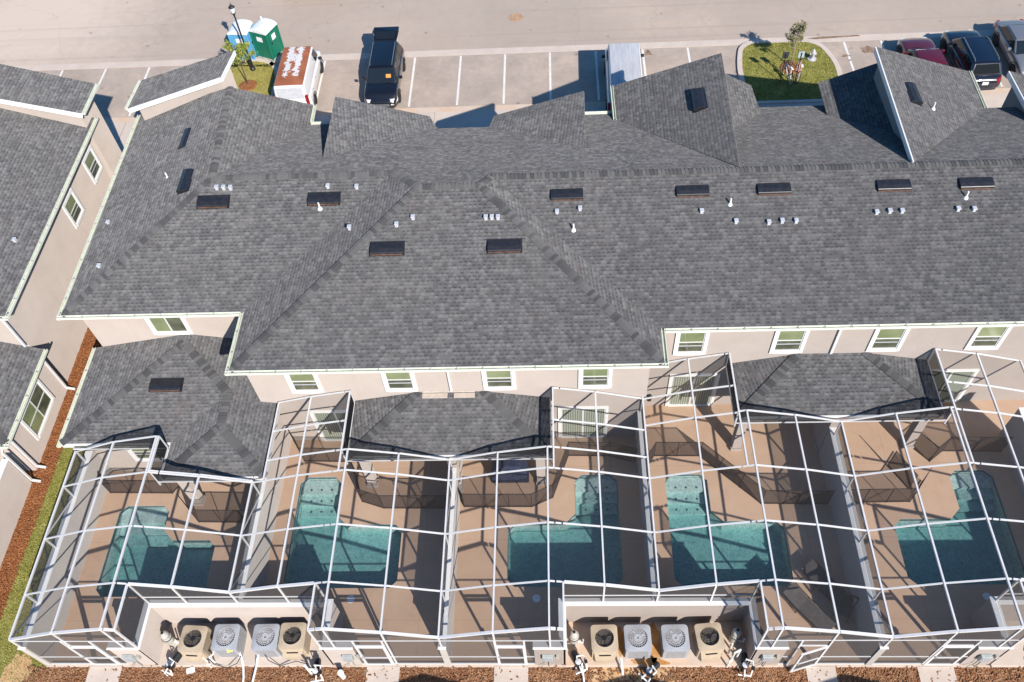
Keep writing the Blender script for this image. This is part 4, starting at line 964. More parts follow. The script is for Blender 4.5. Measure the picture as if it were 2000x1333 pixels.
tg = MB(); tg.box(-.1, .1, -.07, .07, 0, .012); o = tg.build('energy_tag', 'yellow_tag'); o.location = (-11.78, 9.08, .985-.12); o.rotation_euler = (R(35), 0, .3)
o.location = (-11.72, 9.16, .93); tag(o, 'yellow energy tag on the front corner of a grey air conditioner', 'tag')

# ------------------------------------------------------------------ pool equipment
def T(mb, pts, r=.03): return mb.tube(pts, r, 8)
def filt(label, x, y, h=.95):
    t = thing('pool_filter', label, 'pool filter', (x, y, .06), 0, 'cartridge pool filters')
    m = MB(); m.lathe([(.10, 0), (.16, .02), (.16, h*.55), (.175, h*.56), (.175, h*.62), (.16, h*.63), (.155, h*.85), (.11, h*.95), (.03, h)], (0, 0, 0), 18); m.build('tank', 'equip_grey', t, smooth=False)
    m = MB(); m.lathe([(.178, h*.57), (.195, h*.575), (.195, h*.61), (.178, h*.615)], (0, 0, 0), 18); m.build('clamp_ring', 'equip_black', t)
    m = MB(); m.tube([(0, 0, h), (0, 0, h+.06)], .02, 8); m.lathe([(.05, h+.05), (.05, h+.08)], (.0, 0, 0), 12); m.build('gauge', 'equip_black', t)
    m = MB(); T(m, [(.15, -.05, .15), (.32, -.1, .15), (.32, -.1, .5)]); m.build('pipe', 'pvc_white', t); return t
def pump(label, x, y, rz, mat='equip_black'):
    t = thing('pool_pump', label, 'pool pump', (x, y, .06), rz, 'pool pumps and plumbing')
    m = MB(); m.lathe([(.06, 0), (.10, .01), (.10, .28), (.07, .31)], (0, 0, .17), 14, 'y'); m.box(-.1, .1, 0, .3, 0, .08); m.build('motor', mat, t)
    m = MB(); m.lathe([(.11, .0), (.12, .18), (.12, .34), (.10, .35)], (0, -.16, 0), 14); m.build('strainer_pot', 'equip_black', t)
    m = MB(); m.lathe([(.1, .352), (.105, .37), (.03, .385)], (0, -.16, 0), 14); m.build('pot_lid', 'lamp_clear', t)
    m = MB(); T(m, [(0, -.28, .22), (0, -.5, .22), (0, -.5, -.08)]); T(m, [(0, -.02, .33), (0, -.02, .55), (.22, -.05, .55), (.22, -.3, .55), (.22, -.42, .05)]); T(m, [(.22, -.42, .12), (-.2, -.45, .12)])
    m.build('pipe', 'pvc_white', t)
    m = MB(); m.box(.17, .27, -.34, -.24, .48, .64); m.build('valve', 'equip_black', t); return t
filt('grey pool filter in the left corner of the left alcove', -14.25, 9.72); filt('grey pool filter in the left corner of the rust stained alcove', .38, 9.72); filt('grey pool filter in the shade at right of the rust stained alcove', 5.98, 9.75, 1.05)
pump('black pool pump with white pipes below the left alcove filter', -13.95, 9.0, R(-25)); pump('black pool pump in the corner below the rust stained alcove filter', .45, 9.05, R(20)); pump('black pool pump with pipes right of the right alcove', 6.25, 8.95, R(-10)); pump('black pool pump right of the left alcove on the mulch', -8.72, 8.75, R(5))
pump('black pool pump on the mulch at bottom right corner', 16.2, 8.75, R(70)); pump('black pool pump tipped beside the rust stained mulch', 3.05, 8.72, R(-50))
def pipes(label, runs, x, y, r=.035, mat='pvc_white'):
    t = thing('pipe_run', label, 'pipe', (x, y, 0), 0, 'loose pipes and hoses around the alcoves')
    for k, run in enumerate(runs):
        m = MB(); m.tube(run, r, 8); m.build('pipe', mat, t)
    return t
pipes('long white pipe running from the grey condenser over the mulch', [[(0, .3, .5), (.08, .12, .3), (.12, -.1, .1), (.2, -.5, .06), (.22, -1.5, .05)]], -11.55, 8.95, .04)
pipes('second long white pipe over the mulch left of the black hose', [[(0, .3, .4), (-.06, .1, .25), (-.1, -.1, .1), (-.15, -.6, .06), (-.2, -1.5, .05)]], -10.85, 8.95, .04)
pipes('upright white pipes at the right end of the left alcove', [[(0, 0, 0), (0, 0, .7), (.12, .1, .7), (.12, .5, .7)], [(-.3, .05, 0), (-.3, .05, .5)], [(-.12, -.15, .0), (-.12, -.15, .4), (.0, -.15, .4)]], -12.5, 8.98, .03)
pipes('tall white pipes standing at the right end of the rust stained alcove', [[(0, .2, .05), (0, .2, 1.25)], [(.1, 0, 0), (.1, 0, .95), (.3, .1, .95), (.3, .1, .1)], [(-.06, -.2, -.05), (-.06, -.2, .6), (.05, -.1, .6)]], 5.72, 9.05, .035)
pipes('white pipe standing behind the white post by the second yard', [[(0, 0, -.03), (0, 0, .95)], [(0, 0, .5), (.15, 0, .5), (.15, 0, 0)]], -8.95, 8.62, .045)
pipes('black electric whip curving between the two grey condensers', [[(-.75, .15, .25), (-.5, -.08, .12), (0, -.2, .1), (.4, -.1, .3), (.55, .1, .45)]], -12.0, 8.98, .014, 'hose_black')
pipes('black electric whip from grey condenser towards the alcove end', [[(-.5, .25, .45), (-.3, 0, .25), (.1, -.15, .1), (.7, -.02, .22), (1.1, -.1, .12)]], -10.2, 9.0, .014, 'hose_black')
pipes('white pipe stub on the orange sand before the tan condenser', [[(0, 0, .45), (.02, -.15, .4), (.06, -.45, .05)]], 1.98, 9.02, .04)
pipes('white pipe leading over the mulch left of the orange sand', [[(0, .1, .3), (.04, -.2, .1), (.1, -.9, .05)], [(-.2, 0, .05), (-.1, -.15, .08), (.12, -.1, .1)]], .62, 8.8, .035)
def meter(label, x, z=1.05, w_=.36, h_=.42):
    t = thing('meter_box', label, 'meter box', (x, 8.915, z), 0, 'electric boxes on the front walls')
    m = MB(); m.box(-w_/2, w_/2, -.13, 0, -h_/2, h_/2); m.build('housing', 'meter_grey', t, bevel=.015)
    m = MB(); m.box(-w_/2+.03, w_/2-.03, -.142, -.131, -h_/2+.03, h_/2-.03); m.build('cover', 'ac_grey', t)
    m = MB(); m.tube([(.05, -.06, -h_/2), (.05, -.06, -z+.0)], .02, 6); m.tube([(-.1, -.06, -h_/2), (-.1, -.06, -.75), (-.28, -.1, -z+.1)], .016, 6); m.build('conduit', 'equip_grey', t)
    m = MB(); m.box(w_/2+.12, w_/2+.22, -.1, 0, -.05, .18); m.build('switch_box', 'equip_grey', t)
for x, l in ((-15.2, 'grey electric box on the wall left of the left alcove'), (-7.45, 'grey electric box on the wall right of the left alcove'), (-.55, 'grey electric box on the wall left of the rust stained alcove'), (6.85, 'grey electric box with a fin beside the open screen door'), (14.0, 'grey electric box on the wall near bottom right corner')): meter(l, x)
def cleanout(label, x, y):
    t = thing('drain_standpipe', label, 'drain pipe', (x, y, -.03)); m = MB(); m.tube([(0, 0, -.1), (0, 0, .5)], .09, 14); m.build('pipe', 'pvc_white', t)
    m = MB(); m.lathe([(.11, .48), (.115, .56), (.10, .58)], (0, 0, 0), 16); m.build('cap', 'pvc_white', t)
cleanout('capped white drain standpipe on the mulch near bottom centre left', -7.78, 8.5)
def vbox(label, x, y, mat):
    m = MB(); m.prism(rounded([(-.15, -.1), (.15, -.1), (.15, .1), (-.15, .1)], .03, 3), -.02, .04); o = m.build('valve_box', mat); o.location = (x, y, -.02); o.rotation_euler = (0, 0, .3); tag(o, label, 'valve box', 'irrigation boxes')
vbox('white irrigation box on the mulch before the tan left condenser', -13.35, 8.72, 'sign_white'); vbox('white box on the mulch by the pump at bottom right', 16.9, 8.6, 'sign_white')
# ------------------------------------------------------------------ mesh pool fences
def pfence(label, pts, h=1.15):
    x0, y0 = pts[0]; t = thing('pool_fence', label, 'pool fence', (x0, y0, 0), 0, 'dark mesh safety fences round the pools')
    q_ = [(a-x0, b-y0) for a, b in pts]
    m = MB()
    for a, b in zip(q_[:-1], q_[1:]): m.face([(a[0], a[1], .03), (b[0], b[1], .03), (b[0], b[1], h), (a[0], a[1], h)])
    m.build('mesh_panel', 'fence_mesh', t)
    m = MB()
    for a, b in zip(q_[:-1], q_[1:]):
        m.bar((*a, .05), (*b, .05), .025, .03); m.bar((*a, h), (*b, h), .02, .03)
    m.build('hem', 'equip_black', t)
    for a, b in zip(q_[:-1], q_[1:]):
        L = math.hypot(b[0]-a[0], b[1]-a[1]); n = max(1, round(L/.95))
        for k in range(n):
            f = k/n; p = (a[0]+(b[0]-a[0])*f, a[1]+(b[1]-a[1])*f)
            m = MB(); m.bar((*p, 0), (*p, h+.03), .026, .026); m.build('post', 'equip_black', t)
    return t
pfence('dark mesh pool fence below the window in the leftmost enclosure', [(-18.5, 16.1), (-18.35, 15.75), (-15.75, 15.7), (-15.5, 16.1)])
pfence('dark mesh pool fence beside the porch column in the leftmost enclosure', [(-15.0, 15.1), (-14.36, 14.43), (-11.55, 14.37)])
pfence('dark mesh pool fence in front of the left glass door in the second enclosure', [(-11.1, 18.0), (-10.53, 17.1), (-8.4, 17.03)])
pfence('long dark mesh pool fence behind the rippling second pool', [(-8.3, 16.5), (-7.9, 15.25), (-7.0, 14.95), (-4.25, 14.92)])
pfence('long dark mesh pool fence bent round the table in the middle enclosure', [(-3.95, 15.25), (-3.8, 14.98), (-1.13, 14.95), (-.3, 15.35), (.35, 17.2), (2.0, 17.16), (3.05, 16.85)])
pfence('long zigzag mesh pool fence behind the turquoise pool', [(3.45, 16.6), (3.8, 17.14), (5.62, 17.11), (7.75, 15.0), (10.3, 14.95)])
pfence('dark mesh pool fence at left of the rightmost enclosure', [(10.7, 15.0), (13.4, 15.02), (14.1, 15.9)])
pfence('folded mesh fence panel leaning on the fence in the rightmost enclosure', [(12.95, 16.6), (13.5, 15.55)])
pfence('loose mesh fence panels by the right glass door', [(13.9, 17.6), (14.6, 16.75), (15.2, 17.2), (17.5, 17.15)])

# ------------------------------------------------------------------ yard furniture
def lounger(label, x, y, rz, mat='lounger_sling'):
    t = thing('sun_lounger', label, 'sun lounger', (x, y, 0), rz, 'grey sun loungers')
    m = MB()
    pr_ = [(-.95, .33), (-.2, .34), (.25, .33), (.62, .40), (.98, .50)]
    for (a, za), (b, zb) in zip(pr_[:-1], pr_[1:]): m.mesh([(-.3, a, za), (.3, a, za), (.3, b, zb), (-.3, b, zb), (-.3, a, za-.02), (.3, a, za-.02), (.3, b, zb-.02), (-.3, b, zb-.02)], [(0, 1, 2, 3), (7, 6, 5, 4), (0, 4, 5, 1), (1, 5, 6, 2), (2, 6, 7, 3), (3, 7, 4, 0)])
    m.build('sling', mat, t)
    for sx in (-.33, .33):
        m = MB(); m.tube([(sx, a, z) for a, z in pr_], .02, 6); m.build('side_rail', 'equip_black', t)
        for yy in (-.7, .3): 
            m = MB(); m.tube([(sx, yy, .33), (sx, yy-.05, 0)], .018, 6); m.build('leg', 'equip_black', t)
    return t
lounger('dark grey sun lounger on sunny deck before the turquoise pool', 8.75, 10.75, R(40))
lounger('dark grey sun lounger in the shade beside the dividing wall', 9.55, 11.6, R(38))
t = thing('folding_chair', 'black folding chair in the deep shade near the open screen door', 'chair', (9.95, 10.7, 0), R(-30))
m = MB(); m.box(-.25, .25, -.25, .25, .42, .45); m.build('seat', 'lounger_sling', t); m = MB(); m.bar((-.25, .25, .45), (-.25, .38, .95), .03); m.bar((.25, .25, .45), (.25, .38, .95), .03); m.bar((-.25, .38, .93), (.25, .38, .93), .03, .12); m.build('backrest', 'lounger_sling', t)
for sx in (-.23, .23):
    for sy in (-.22, .22): m = MB(); m.bar((sx, sy, 0), (sx, sy, .42), .025); m.build('leg', 'equip_black', t)
t = thing('grill', 'navy covered grill under the porch of the middle enclosure', 'grill', (-2.0, 16.3, 0))
m = MB(); m.mesh([(-.75, -.3, .05), (.75, -.3, .05), (.75, .3, .05), (-.75, .3, .05), (-.7, -.28, .85), (.7, -.28, .85), (.7, .28, .85), (-.7, .28, .85), (-.4, -.2, 1.15), (.4, -.2, 1.15), (.4, .2, 1.15), (-.4, .2, 1.15)], [(0, 1, 5, 4), (1, 2, 6, 5), (2, 3, 7, 6), (3, 0, 4, 7), (4, 5, 9, 8), (5, 6, 10, 9), (6, 7, 11, 10), (7, 4, 8, 11), (8, 9, 10, 11)]); m.build('cover', 'navy_cover', t, bevel=.04)
m = MB(); m.bar((-.3, -.29, 1.0), (.3, -.29, 1.0), .03); m.build('handle', 'wire_grey', t)
t = thing('ladder', 'orange ladder stored under the eave of the right porch', 'ladder', (9.2, 17.42, 2.42))
for z in (0, .32): m = MB(); m.bar((0, 0, z), (4.0, 0, z*.98), .05, .08); m.build('rail', 'ladder_orange', t)
m = MB()
for k in range(13): m.bar((.2+k*.3, 0, .02), (.2+k*.3, 0, .3), .03); 
m.build('rung', 'wire_grey', t)

# the enclosures of the next row behind the camera side, their arches shade the beds
nx = thing('screen_enclosure', 'screen enclosure of the next row casting arched shadows on the mulch', 'screen enclosure', (0, 0, 0))
m = MB(); v = MB(); 
for cxx in (-2.3, 4.98, 12.26):
    pts = [(cxx-3.64, 2.95), (cxx-1.82, 3.48), (cxx, 3.86), (cxx+1.82, 3.48), (cxx+3.64, 2.95)]
    for (a, za), (b, zb) in zip(pts[:-1], pts[1:]):
        m.bar((a, 3.95, za), (b, 3.95, zb), .12, .14); v.face([(a, -2, za), (b, -2, zb), (b, 3.95, zb), (a, 3.95, za)]); v.face([(a, 3.95, 0), (b, 3.95, 0), (b, 3.95, zb), (a, 3.95, za)])
    for a, za in pts: m.bar((a, 3.95, 0), (a, 3.95, za), .07, .07); m.bar((a, 3.95, za), (a, -2, za), .08, .1)
m.build('frame', 'aluminium_white', nx); v.build('mesh_panel', 'wall_screen', nx)

# ------------------------------------------------------------------ vehicles (local frame: front towards +y)
def vehicle(name, label, cat, x, y, rz, L, W, H, belt, hood, ws, roof_f, roof_r, rear, paint, wb=None, tail='suv', roof_mat=None, rimm='rim', gate=False, nwin=3, rails=False, glass='car_glass', boxy=.86, grp=None, plate=True, blank_sides=False, rearglass='car_glass'):
    """hood/ws/roof_f/roof_r/rear: y of hood front edge, windscreen base, roof front, roof rear, rear glass base; belt: height of the window line"""
    t = thing(name, label, cat, (x, y, 0), rz, grp)
    hw = W/2; f_, b_ = L/2, -L/2; nose = belt*.80
    sts = [(b_, .82, belt*.78, .42), (b_+.02, .84, belt*.80, .40), (b_+.10, .92, belt*.93, .34), (b_+.45, .985, belt, .27), (rear, 1, belt, .25), (0, 1, belt, .24), (ws-.3, 1, belt, .24), (ws+.15, .99, belt*.985, .25), ((ws+hood)/2+.25, .975, belt*.95, .27), (hood-.12, .94, nose+.03, .30), (f_-.10, .88, nose*.86, .34), (f_-.02, .80, nose*.78, .38), (f_, .78, nose*.74, .42)]
    v = []; f = []
    for (yy, k, zt, zb) in sts:
        w_ = hw*k
        half = [(0, zb), (.80*w_, zb), (.97*w_, zb+.10), (w_, zb+(zt-zb)*.45), (.985*w_, zt-.13), (.945*w_, zt-.03), (.85*w_, zt+.005), (.42*w_, zt+.03), (0, zt+.035)]
        ring = [(a, z) for a, z in half]+[(-a, z) for a, z in half[-2:0:-1]]
        v += [(a, yy, z) for a, z in ring]
    n = 16
    for i in range(len(sts)-1):
        for k in range(n): f.append((i*n+k, (i+1)*n+k, (i+1)*n+(k+1) % n, i*n+(k+1) % n))
    f.append(tuple(range(n))); f.append(tuple(range((len(sts)-1)*n+n-1, (len(sts)-1)*n-1, -1)))
    MB().mesh(v, f).build('body', paint, t, smooth=True, subsurf=1, recalc=True)
    wbm, wt = hw*.93, hw*boxy*.90
    bz = belt-.03
    cb = [(-wbm, rear, bz), (wbm, rear, bz), (wbm, ws, bz), (-wbm, ws, bz)]; ct = [(-wt, roof_r, H-.05), (wt, roof_r, H-.05), (wt, roof_f, H-.06), (-wt, roof_f, H-.06)]
    cab = MB().mesh(cb+ct, [(0, 1, 5, 4), (1, 2, 6, 5), (2, 3, 7, 6), (3, 0, 4, 7), (4, 5, 6, 7), (3, 2, 1, 0)]).build('cabin', paint, t, bevel=.11, seg=4, smooth=True)
    # crowned roof panel
    rp = MB(); NX, NY = 8, 8; v = []
    for j in range(NY+1):
        for i in range(NX+1):
            a, b = i/NX*2-1, j/NY*2-1
            v.append((a*wt*.93, (roof_f+roof_r)/2+b*(roof_f-roof_r)/2*.95, H-.045+.045*(1-a*a)*(1-b*b*.6)))
    rp.mesh(v, [(j*(NX+1)+i, j*(NX+1)+i+1, (j+1)*(NX+1)+i+1, (j+1)*(NX+1)+i) for j in range(NY) for i in range(NX)]); rp.build('roof', roof_mat or paint, t, smooth=True)
    def pane(nm, q4, s0, s1, t0, t1, off=.014, mat=glass):
        q4 = [Vector(p) for p in q4]
        def P_(s, tt): return (q4[0]*(1-s)+q4[1]*s)*(1-tt)+(q4[3]*(1-s)+q4[2]*s)*tt
        pts = [P_(s0, t0), P_(s1, t0), P_(s1, t1), P_(s0, t1)]
        nn = (pts[1]-pts[0]).cross(pts[3]-pts[0]).normalized(); cc = Vector((0, (ws+rear)/2, bz+.2))
        if nn.dot(pts[0]-cc) < 0: nn = -nn
        m = MB(); a = [p+nn*off for p in pts]; b = [p-nn*.02 for p in pts]
        m.mesh(a+b, [(0, 1, 2, 3), (7, 6, 5, 4), (0, 4, 5, 1), (1, 5, 6, 2), (2, 6, 7, 3), (3, 7, 4, 0)])
        return m.build(nm, mat, t, recalc=True)
    pane('windscreen', [cb[3], cb[2], ct[2], ct[3]], .05, .95, .07, .93)
    if not gate: pane('rear_window', [cb[0], cb[1], ct[1], ct[0]], .09, .91, .2, .9, mat=rearglass)
    for s_, (i0, i1) in ((1, (1, 2)), (-1, (0, 3))):
        q4 = [cb[i0], cb[i1], ct[i1], ct[i0]]
        if blank_sides: pane('side_window', q4, .80, .96, .15, .88)
        else:
            e = [.05+.90*k/nwin for k in range(nwin+1)]
            for k in range(nwin): pane('side_window', q4, e[k]+.012, e[k+1]-.012, .13, .88)
        # door mirrors
        m = MB(); mx = s_*(hw+.10); m.box(min(mx-.1, mx+.1), max(mx-.1, mx+.1), ws-.55, ws-.43, belt-.02, belt+.14); m.build('mirror', paint if paint != 'paint_white' else 'equip_black', t, bevel=.03)
        m = MB(); xx = s_*(hw*.985); m.box(min(xx-.03, xx+.012), max(xx-.03, xx+.012), -1.35, -1.2, belt-.16, belt-.13); m.box(min(xx-.03, xx+.012), max(xx-.03, xx+.012), -.3, -.15, belt-.16, belt-.13); m.build('door_handle', 'rim', t)
    wb = wb or L*.575; yc = .08
    for yy in (yc+wb/2, yc-wb/2):
        for s_ in (1, -1):
            cx_ = s_*(hw-.10)
            o = MB().lathe([(.20, -.11), (.31, -.115), (.35, -.07), (.35, .07), (.31, .115), (.20, .11)], (cx_, yy, .35), 24, 'x').build('wheel', 'tyre', t)
            MB().lathe([(.215, -.02), (.22, .105*1), (.17, .09), (.05, .10), (.04, .11)] if s_ > 0 else [(.04, -.11), (.05, -.10), (.17, -.09), (.22, -.105), (.215, .02)], (cx_, yy, .35), 12, 'x').build('rim', rimm, o)
            a = MB(); pts = [(s_*(hw*1.0+.004), yy+.43*math.cos(q_), .36+.42*math.sin(q_)) for q_ in [math.pi*k/10 for k in range(11)]]; a.tube(pts, .022, 5); a.build('wheel_arch', 'equip_black', t)
    # lamps, grille and bumpers follow the rounded corners of the body
    def plan(t_, e):          # t_ -1..1 across the end e (+1 nose, -1 tail), gives a point on the body's outline
        k_ = abs(t_); x_ = hw*(1.01*min(1, 1.18*k_) if k_ < .6 else .715+.3*(k_-.6)/.4); y_ = .0 if k_ < .3 else (-.035*((k_-.3)/.3)**2 if k_ < .6 else -.035-.62*((k_-.6)/.4)**1.7)
        return (math.copysign(x_, t_), e*(L/2+.012+y_))
    def strip(nm, mat, e, t0, t1, z0, z1, th=.1, back=0., parent=None, bev=.015, proud=.0):
        N = 10; pts = [plan(t0+(t1-t0)*k/N, e) for k in range(N+1)]; v = []
        pts = [(a*(1+proud/hw), b+e*proud) for a, b in pts]
        for (px_, py_) in pts:
            ix, iy = px_*(1-th/hw), py_-e*th
            v += [(px_, py_, z0), (px_*(1-back*.25), py_-e*back, z1), (ix*(1-back*.25), iy-e*back, z1), (ix, iy, z0)]
        f = [(4*k+i, 4*k+(i+1) % 4, 4*k+4+(i+1) % 4, 4*k+4+i) for k in range(N) for i in range(4)]+[(0, 1, 2, 3), (4*N+3, 4*N+2, 4*N+1, 4*N)]
        return MB().mesh(v, f).build(nm, mat, parent or t, bevel=bev, recalc=True)
    zt_ = belt*.93
    for s_ in (1, -1):
        strip('headlight', 'lamp_clear', 1, s_*.50, s_*.93, nose*.64, nose*.95, .16, .13, proud=.03)
        if tail == 'van': 
            m = MB(); m.box(s_*hw*.90-.09, s_*hw*.90+.07, b_-.0, b_+.14, .75, 1.5); m.build('taillight', 'lamp_red', t, bevel=.03)
        else: strip('taillight', 'lamp_red', -1, s_*.52, s_*.95, zt_-.24, zt_+.0, .14, .05, proud=.025)
    strip('grille', 'rim', 1, -.42, .42, nose*.56, nose*.80, .08, .05, proud=.02)
    strip('front_bumper', paint, 1, -1, 1, .28, nose*.50, .12, .0, bev=.03)
    strip('rear_bumper', paint if tail != 'van' else 'equip_grey', -1, -1, 1, .32, .58, .12, .0, bev=.03)
    if plate:
        m = MB(); m.box(-.16, .16, b_-.045, b_-.0, belt*.66, belt*.66+.16); m.build('number_plate', 'sign_white', t)
    if rails:
        for s_ in (1, -1):
            m = MB(); m.tube([(s_*wt*.86, roof_r+.15, H-.02), (s_*wt*.88, roof_r+.3, H+.05), (s_*wt*.88, roof_f-.3, H+.05), (s_*wt*.86, roof_f-.1, H-.02)], .022, 8); m.build('roof_rail', 'rim', t)
    m = MB(); m.box(-.012, .012, hood-.1, hood-.1, 0, 0) if False else m.bar((-.5, ws-.02, belt+.045), (.1, ws-.16, belt+.16), .02); m.build('wiper', 'equip_black', t)
    return t, dict(cb=cb, ct=ct, hw=hw, wt=wt, belt=belt, H=H, b=b_)
PK = 'vehicles parked along the street'
# black suv with the tailgate up, nose towards the houses
suv, d = vehicle('parked_car', 'black sport utility car with its tailgate raised open', 'car', -9.58, 41.55, R(180), 4.95, 1.94, 1.74, 1.08, 2.25, 1.28, .55, -1.85, -2.2, 'paint_black', gate=True, rails=True, boxy=.82, grp=PK)
g = MB(); yr, zr = d['ct'][0][1], d['H']-.06; wt = d['wt']
gp = [(-wt*.92, yr, zr), (wt*.92, yr, zr), (wt*1.08, yr-.62, zr+.22), (wt*1.02, yr-1.12, zr+.18), (-wt*1.02, yr-1.12, zr+.18), (-wt*1.08, yr-.62, zr+.22)]
g.mesh(gp+[(a, b, c_-.06) for a, b, c_ in gp], [(0, 1, 2, 3, 4, 5), (11, 10, 9, 8, 7, 6)]+[(k, k+6, (k+1) % 6+6, (k+1) % 6) for k in range(6)])
gt = g.build('tailgate', 'paint_black', suv, bevel=.03, recalc=True)
g = MB(); g.mesh([(-wt*.75, yr-.1, zr+.065), (wt*.75, yr-.1, zr+.065), (wt*.85, yr-.58, zr+.235), (-wt*.85, yr-.58, zr+.235)], [(0, 1, 2, 3)]); g.build('rear_window', 'car_glass', gt)
g = MB(); g.mesh([(-wt*.85, yr-.02, zr-.12), (wt*.85, yr-.02, zr-.12), (d['hw']*.86, -2.32, 1.0), (-d['hw']*.86, -2.32, 1.0)], [(0, 1, 2, 3)]); g.build('cargo_opening', 'dark_cavity', suv)
for s_ in (-1, 1):
    g = MB(); g.tube([(s_*wt*.95, yr+.0, 1.35), (s_*wt*.95, yr-.5, zr+.15)], .012, 6); g.build('gas_strut', 'equip_grey', suv)
g = MB(); g.box(-.14, .14, -.1, .1, 0, .006); o = g.build('permit_card', 'orange_card', suv); o.location = (-.42, .95, 1.36); o.rotation_euler = (R(-38), 0, 0)
# rusty roofed white van, tail towards the houses
vehicle('parked_van', 'white van with a rusty peeling roof beside the island sapling', 'van', -14.45, 41.45, R(1), 5.1, 1.98, 2.08, 1.12, 2.3, 1.75, 1.25, -2.38, -2.5, 'paint_white', tail='van', roof_mat='rusty_roof', rimm='rim_dark', nwin=3, boxy=.95, grp=PK, blank_sides=True, rearglass='vent_white')  # rear pane is opaque and pale, its reflection painted as plain colour
# grey roofed cargo van, bonnet towards the road
vehicle('parked_van', 'pale grey cargo van with a ribbed dusty roof casting a blue shadow', 'van', 3.92, 40.2, R(-1), 5.7, 1.96, 2.42, 1.25, 2.6, 2.0, 1.25, -2.72, -2.82, 'paint_white', tail='van', roof_mat='dusty_roof', rimm='rim_dark', boxy=.97, grp=PK, blank_sides=True)
rb = None
vehicle('parked_car', 'maroon sedan half hidden behind the right street gable', 'car', 20.45, 41.0, R(2), 4.7, 1.84, 1.45, .98, 2.1, .95, .2, -1.0, -1.75, 'paint_maroon', grp=PK)
vehicle('parked_car', 'dark navy sport utility car with silver roof rails and red taillights', 'car', 23.0, 41.35, R(1), 4.85, 1.93, 1.72, 1.08, 2.2, 1.15, .45, -1.85, -2.2, 'paint_navy', rails=True, boxy=.82, grp=PK)
vehicle('parked_car', 'silver sedan at the right edge with its nose towards the houses', 'car', 26.0, 42.0, R(181), 4.75, 1.86, 1.47, .98, 2.15, 1.0, .25, -1.05, -1.8, 'paint_silver', grp=PK)
vehicle('parked_car', 'dark car on the far side of the road with only its wheels in view', 'car', -15.2, 51.55, R(90), 4.9, 1.9, 1.7, 1.05, 2.2, 1.15, .45, -1.8, -2.15, 'paint_charcoal', wb=3.0, rimm='rim', grp=PK)

# ------------------------------------------------------------------ portable toilets
def toilet(label, x, y, rz, col):
    t = thing('portable_toilet', label, 'portable toilet', (x, y, 0), rz, 'portable toilets by the road')
    W, D, H = .56, .56, 1.80
    m = MB(); m.box(-W, W, -D, D, .08, H)
    for sx in (-1, 1):
        for sy in (-1, 1): m.box(sx*W-.05, sx*W+.05, sy*D-.05, sy*D+.05, .08, H)
    m.build('cabin', col, t, bevel=.03)
    m = MB()
    for yy in (-.4, -.2, 0, .2, .4): m.box(W, W+.02, yy-.03, yy+.03, .3, H-.5); m.box(-W-.02, -W, yy-.03, yy+.03, .3, H-.5)
    for xx in (-.3, 0, .3): m.box(xx-.03, xx+.03, -D-.02, -D, .25, H-.75)
    m.build('rib', col, t)
    m = MB(); m.box(-W-.1, W+.1, -D-.1, D+.1, 0, .09); m.build('skid', 'equip_grey', t)
    NA = 8; v = []
    for yy in (-D-.06, D+.06):
        for k in range(NA+1):
            a = math.pi*k/NA; v.append((-(W+.05)*math.cos(a), yy, H+.24*math.sin(a)**.8))
    f = [tuple(range(NA+1)), tuple(range(2*NA+1, NA, -1))]+[(k, k+NA+1, k+NA+2, k+1) for k in range(NA)]+[(NA, 2*NA+1, NA+1, 0)]
    m = MB().mesh(v, f)
    m.build('roof', 'toilet_roof', t, bevel=.02, recalc=True)
    m = MB(); m.box(W+.012, W+.05, -.36, .36, .15, H-.12); d_ = m.build('door', col, t, bevel=.015)
    m = MB(); m.box(W+.05, W+.06, -.17, .17, 1.2, 1.55); m.build('door_sign', 'sign_white', d_); m = MB(); m.box(W+.05, W+.08, -.32, -.26, 1.0, 1.15); m.build('handle', 'equip_black', d_)
    m = MB(); m.box(-.2, .2, -D-.03, -D-.018, 1.22, 1.52); m.build('wall_sign', 'sign_white', t)
    m = MB(); m.tube([(-.3, .4, H+.1), (-.3, .4, H+.42)], .05, 8); m.build('vent_stack', 'toilet_roof', t)
toilet('blue portable toilet with a white roof behind the lamp post', -18.35, 44.95, R(-6), 'toilet_blue')
toilet('green portable toilet with a white roof beside the blue one', -16.98, 44.98, R(-24), 'toilet_green')

# ------------------------------------------------------------------ lamp, signs, hydrant, manhole
t = thing('street_lamp', 'black street lamp post with a clear lantern in front of the blue toilet', 'street lamp', (-17.78, 43.41, .05))
m = MB(); m.lathe([(.16, 0), (.16, .12), (.11, .2), (.095, .8), (.075, .9), (.055, 1.0), (.045, 3.6), (.07, 3.65), (.04, 3.72)], (0, 0, 0), 14); m.build('post', 'iron_black', t)
m = MB(); m.lathe([(.06, 3.7), (.12, 3.76), (.13, 3.8), (.06, 3.82)], (0, 0, 0), 10); m.build('lamp_base', 'iron_black', t); m = MB(); m.lathe([(.17, 4.12), (.19, 4.14), (.10, 4.24), (.03, 4.3), (.02, 4.4)], (0, 0, 0), 10); m.build('lamp_cap', 'iron_black', t)
m = MB(); m.lathe([(.10, 3.81), (.16, 4.12)], (0, 0, 0), 10); m.build('lantern', 'lamp_glass', t)
def signpost(label, x, y, h, mat):
    t = thing('street_sign', label, 'street sign', (x, y, .07), 0, 'sign posts on the grass island')
    m = MB(); m.tube([(0, 0, 0), (0, 0, h)], .028, 8); m.build('post', 'iron_black', t)
    m = MB(); m.box(-.17, .17, .02, .045, h-.28, h+.14); s_ = m.build('sign_plate', 'sign_back', t, bevel=.01); m = MB(); m.box(-.16, .16, -.0455+.06, .019, h-.27, h+.13); m.build('sign_face', mat, s_)
    m = MB(); m.lathe([(.035, h), (.04, h+.03), (.015, h+.06)], (0, 0, 0), 8); m.build('finial', 'iron_black', t)
